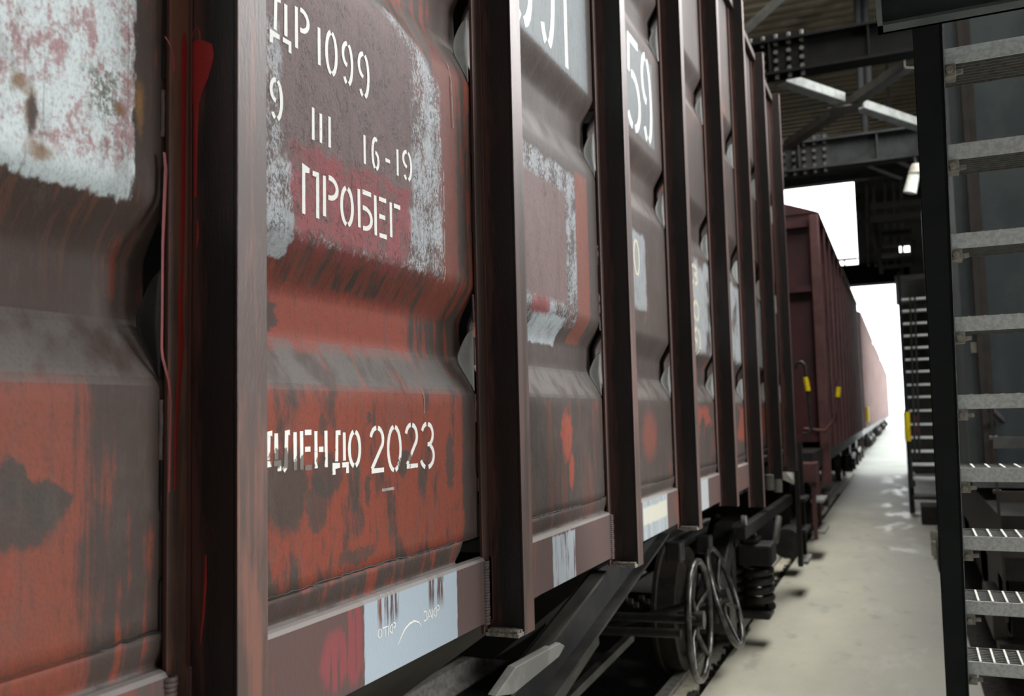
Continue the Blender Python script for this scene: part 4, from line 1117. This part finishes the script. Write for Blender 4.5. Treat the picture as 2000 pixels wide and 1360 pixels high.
# ------------------------------------------------------------------ distant stair, gallery and post
FS = empty('steel_stair', (.45, 17, 0), 'distant steel stair with thin grey treads climbing beside the far portal', 'stairs')
tz = [(934, 15.7), (906, 15.98), (880, 16.26), (853, 16.54), (827, 16.8), (800, 17.1), (773, 17.4), (749, 17.7), (723, 17.95), (699, 18.2), (676, 18.5), (652, 18.75), (628, 19.0), (603, 19.3), (580, 19.55)]
first = None
for i, (py, Y) in enumerate(tz):
    z = at(1810, py, Y=Y).z
    if first is None:
        mb = MB(); mb.box((.12, Y, z - .035), (.80, Y + .25, z)); first = mb.build('tread', M['galv'], FS); f0 = (Y, z)
    else: copy_to(first, Y - f0[0], FS, 0, z - f0[1])
zA = at(1780, 950, Y=15.5).z; zC = at(1762, 540, Y=20).z
for xx in (.07, .80):
    mb = MB(); mb.bar((xx + .025, 15.5, zA - .1), (xx + .025, 19.9, zC), .04, .20); mb.build('stringer', M['stair_dark'], FS)
mb = MB(); mb.box((.10, 15.2, at(1800, 968, Y=15.4).z - .05), (.85, 15.7, at(1800, 968, Y=15.4).z)); mb.build('bottom_plate', M['brace'], FS)
for xx, m_ in ((.10, M['dark_grey']),):
    a = at(1774, 855, Y=16.0); mb = MB(); mb.cyl((a.x, 16.0, 0), (a.x, 16.0, at(1772, 800, Y=16).z), .04); pr = mb.build('newel_post', m_, FS, 40)
    mb = MB(); mb.cyl((a.x - .004, 16.0, at(1774, 862, Y=16).z), (a.x - .004, 16.0, at(1773, 807, Y=16).z + .02), .047); mb.build('yellow_band', M['yellow'], pr, 40)
    mb = MB(); mb.cyl((a.x + .03, 15.95, at(1779, 950, Y=16).z), (a.x + .03, 15.95, at(1779, 922, Y=16).z), .04); mb.build('post_clamp', M['pale'], pr, 40)
for px_ in (1787, 1796):
    a = at(px_, 900, Y=15.2); b = at(px_ - 10, 560, Y=19.5)
    mb = MB(); mb.cyl(a, b, .018, n=8); mb.build('stair_rail', M['beam'], FS, 40)
a = at(1782, 812, Y=18.6); b = at(1796, 850, Y=18.6)
mb = MB(); mb.box((a.x, 18.6, b.z), (b.x, 18.63, a.z)); tag(mb.build('red_board', M['signred']), 'small red board behind the treads of the distant stair', 'board')
G = empty('steel_gallery', (.6, 21, H + 2.7), 'dark gallery with handrails above the distant stair', 'gallery')
mb = MB(); mb.box((-.55, 20.0, H + 2.62), (2.5, 24.8, H + 2.72)); mb.box((-.55, 20.0, H + 2.5), (2.5, 20.06, H + 2.72))
mb.bm.clear()
mb.box((.02, 20.0, H + 2.62), (2.5, 24.8, H + 2.72)); mb.build('deck', M['dark'], G)
a, b = at(1709, 436, Y=21.5), at(1722, 535, Y=21.5)
mb = MB(); mb.bar(a, b, .09, .06); mb.build('upright', M['beam'], G)
for (xa, ya_, xb, yb2) in ((1722, 457, 1750, 453), (1724, 522, 1752, 519), (1722, 480, 1750, 478), (1722, 500, 1750, 498)):
    mb = MB(); mb.bar(at(xa, ya_, Y=22), at(xb + 30, yb2 - 2, Y=22), .05, .09); mb.build('handrail', M['brace'] if ya_ not in (457, 522) else M['beam'], G)
for px_ in (1692, 1706, 1728, 1745, 1760):
    mb = MB(); mb.bar(at(px_, 345, Y=23.5), at(px_ + 4, 520, Y=23.5), .06, .06); mb.build('upright', M['cladding'], G)
for py in (395, 420):
    mb = MB(); mb.bar(at(1700, py + 8, Y=22.5), at(1800, py, Y=22.5), .08, .14); mb.build('cross_rail', M['dark'], G)
mb = MB(); a, b, c = at(1692, 322, Y=17), at(1742, 310, Y=17), at(1784, 330, Y=17)
mb.bar(a, b, .06, .06); mb.bar(b, c, .06, .06); mb.bar(at(1695, 325, Y=17), at(1762, 350, Y=17), .05, .05)
mb.bar(b, Vector((b.x, b.y, 8.6)), .05, .05)
tag(mb.build('hanging_frame', M['beam']), 'bent pale steel frame hanging under the grey roof beam', 'frame')
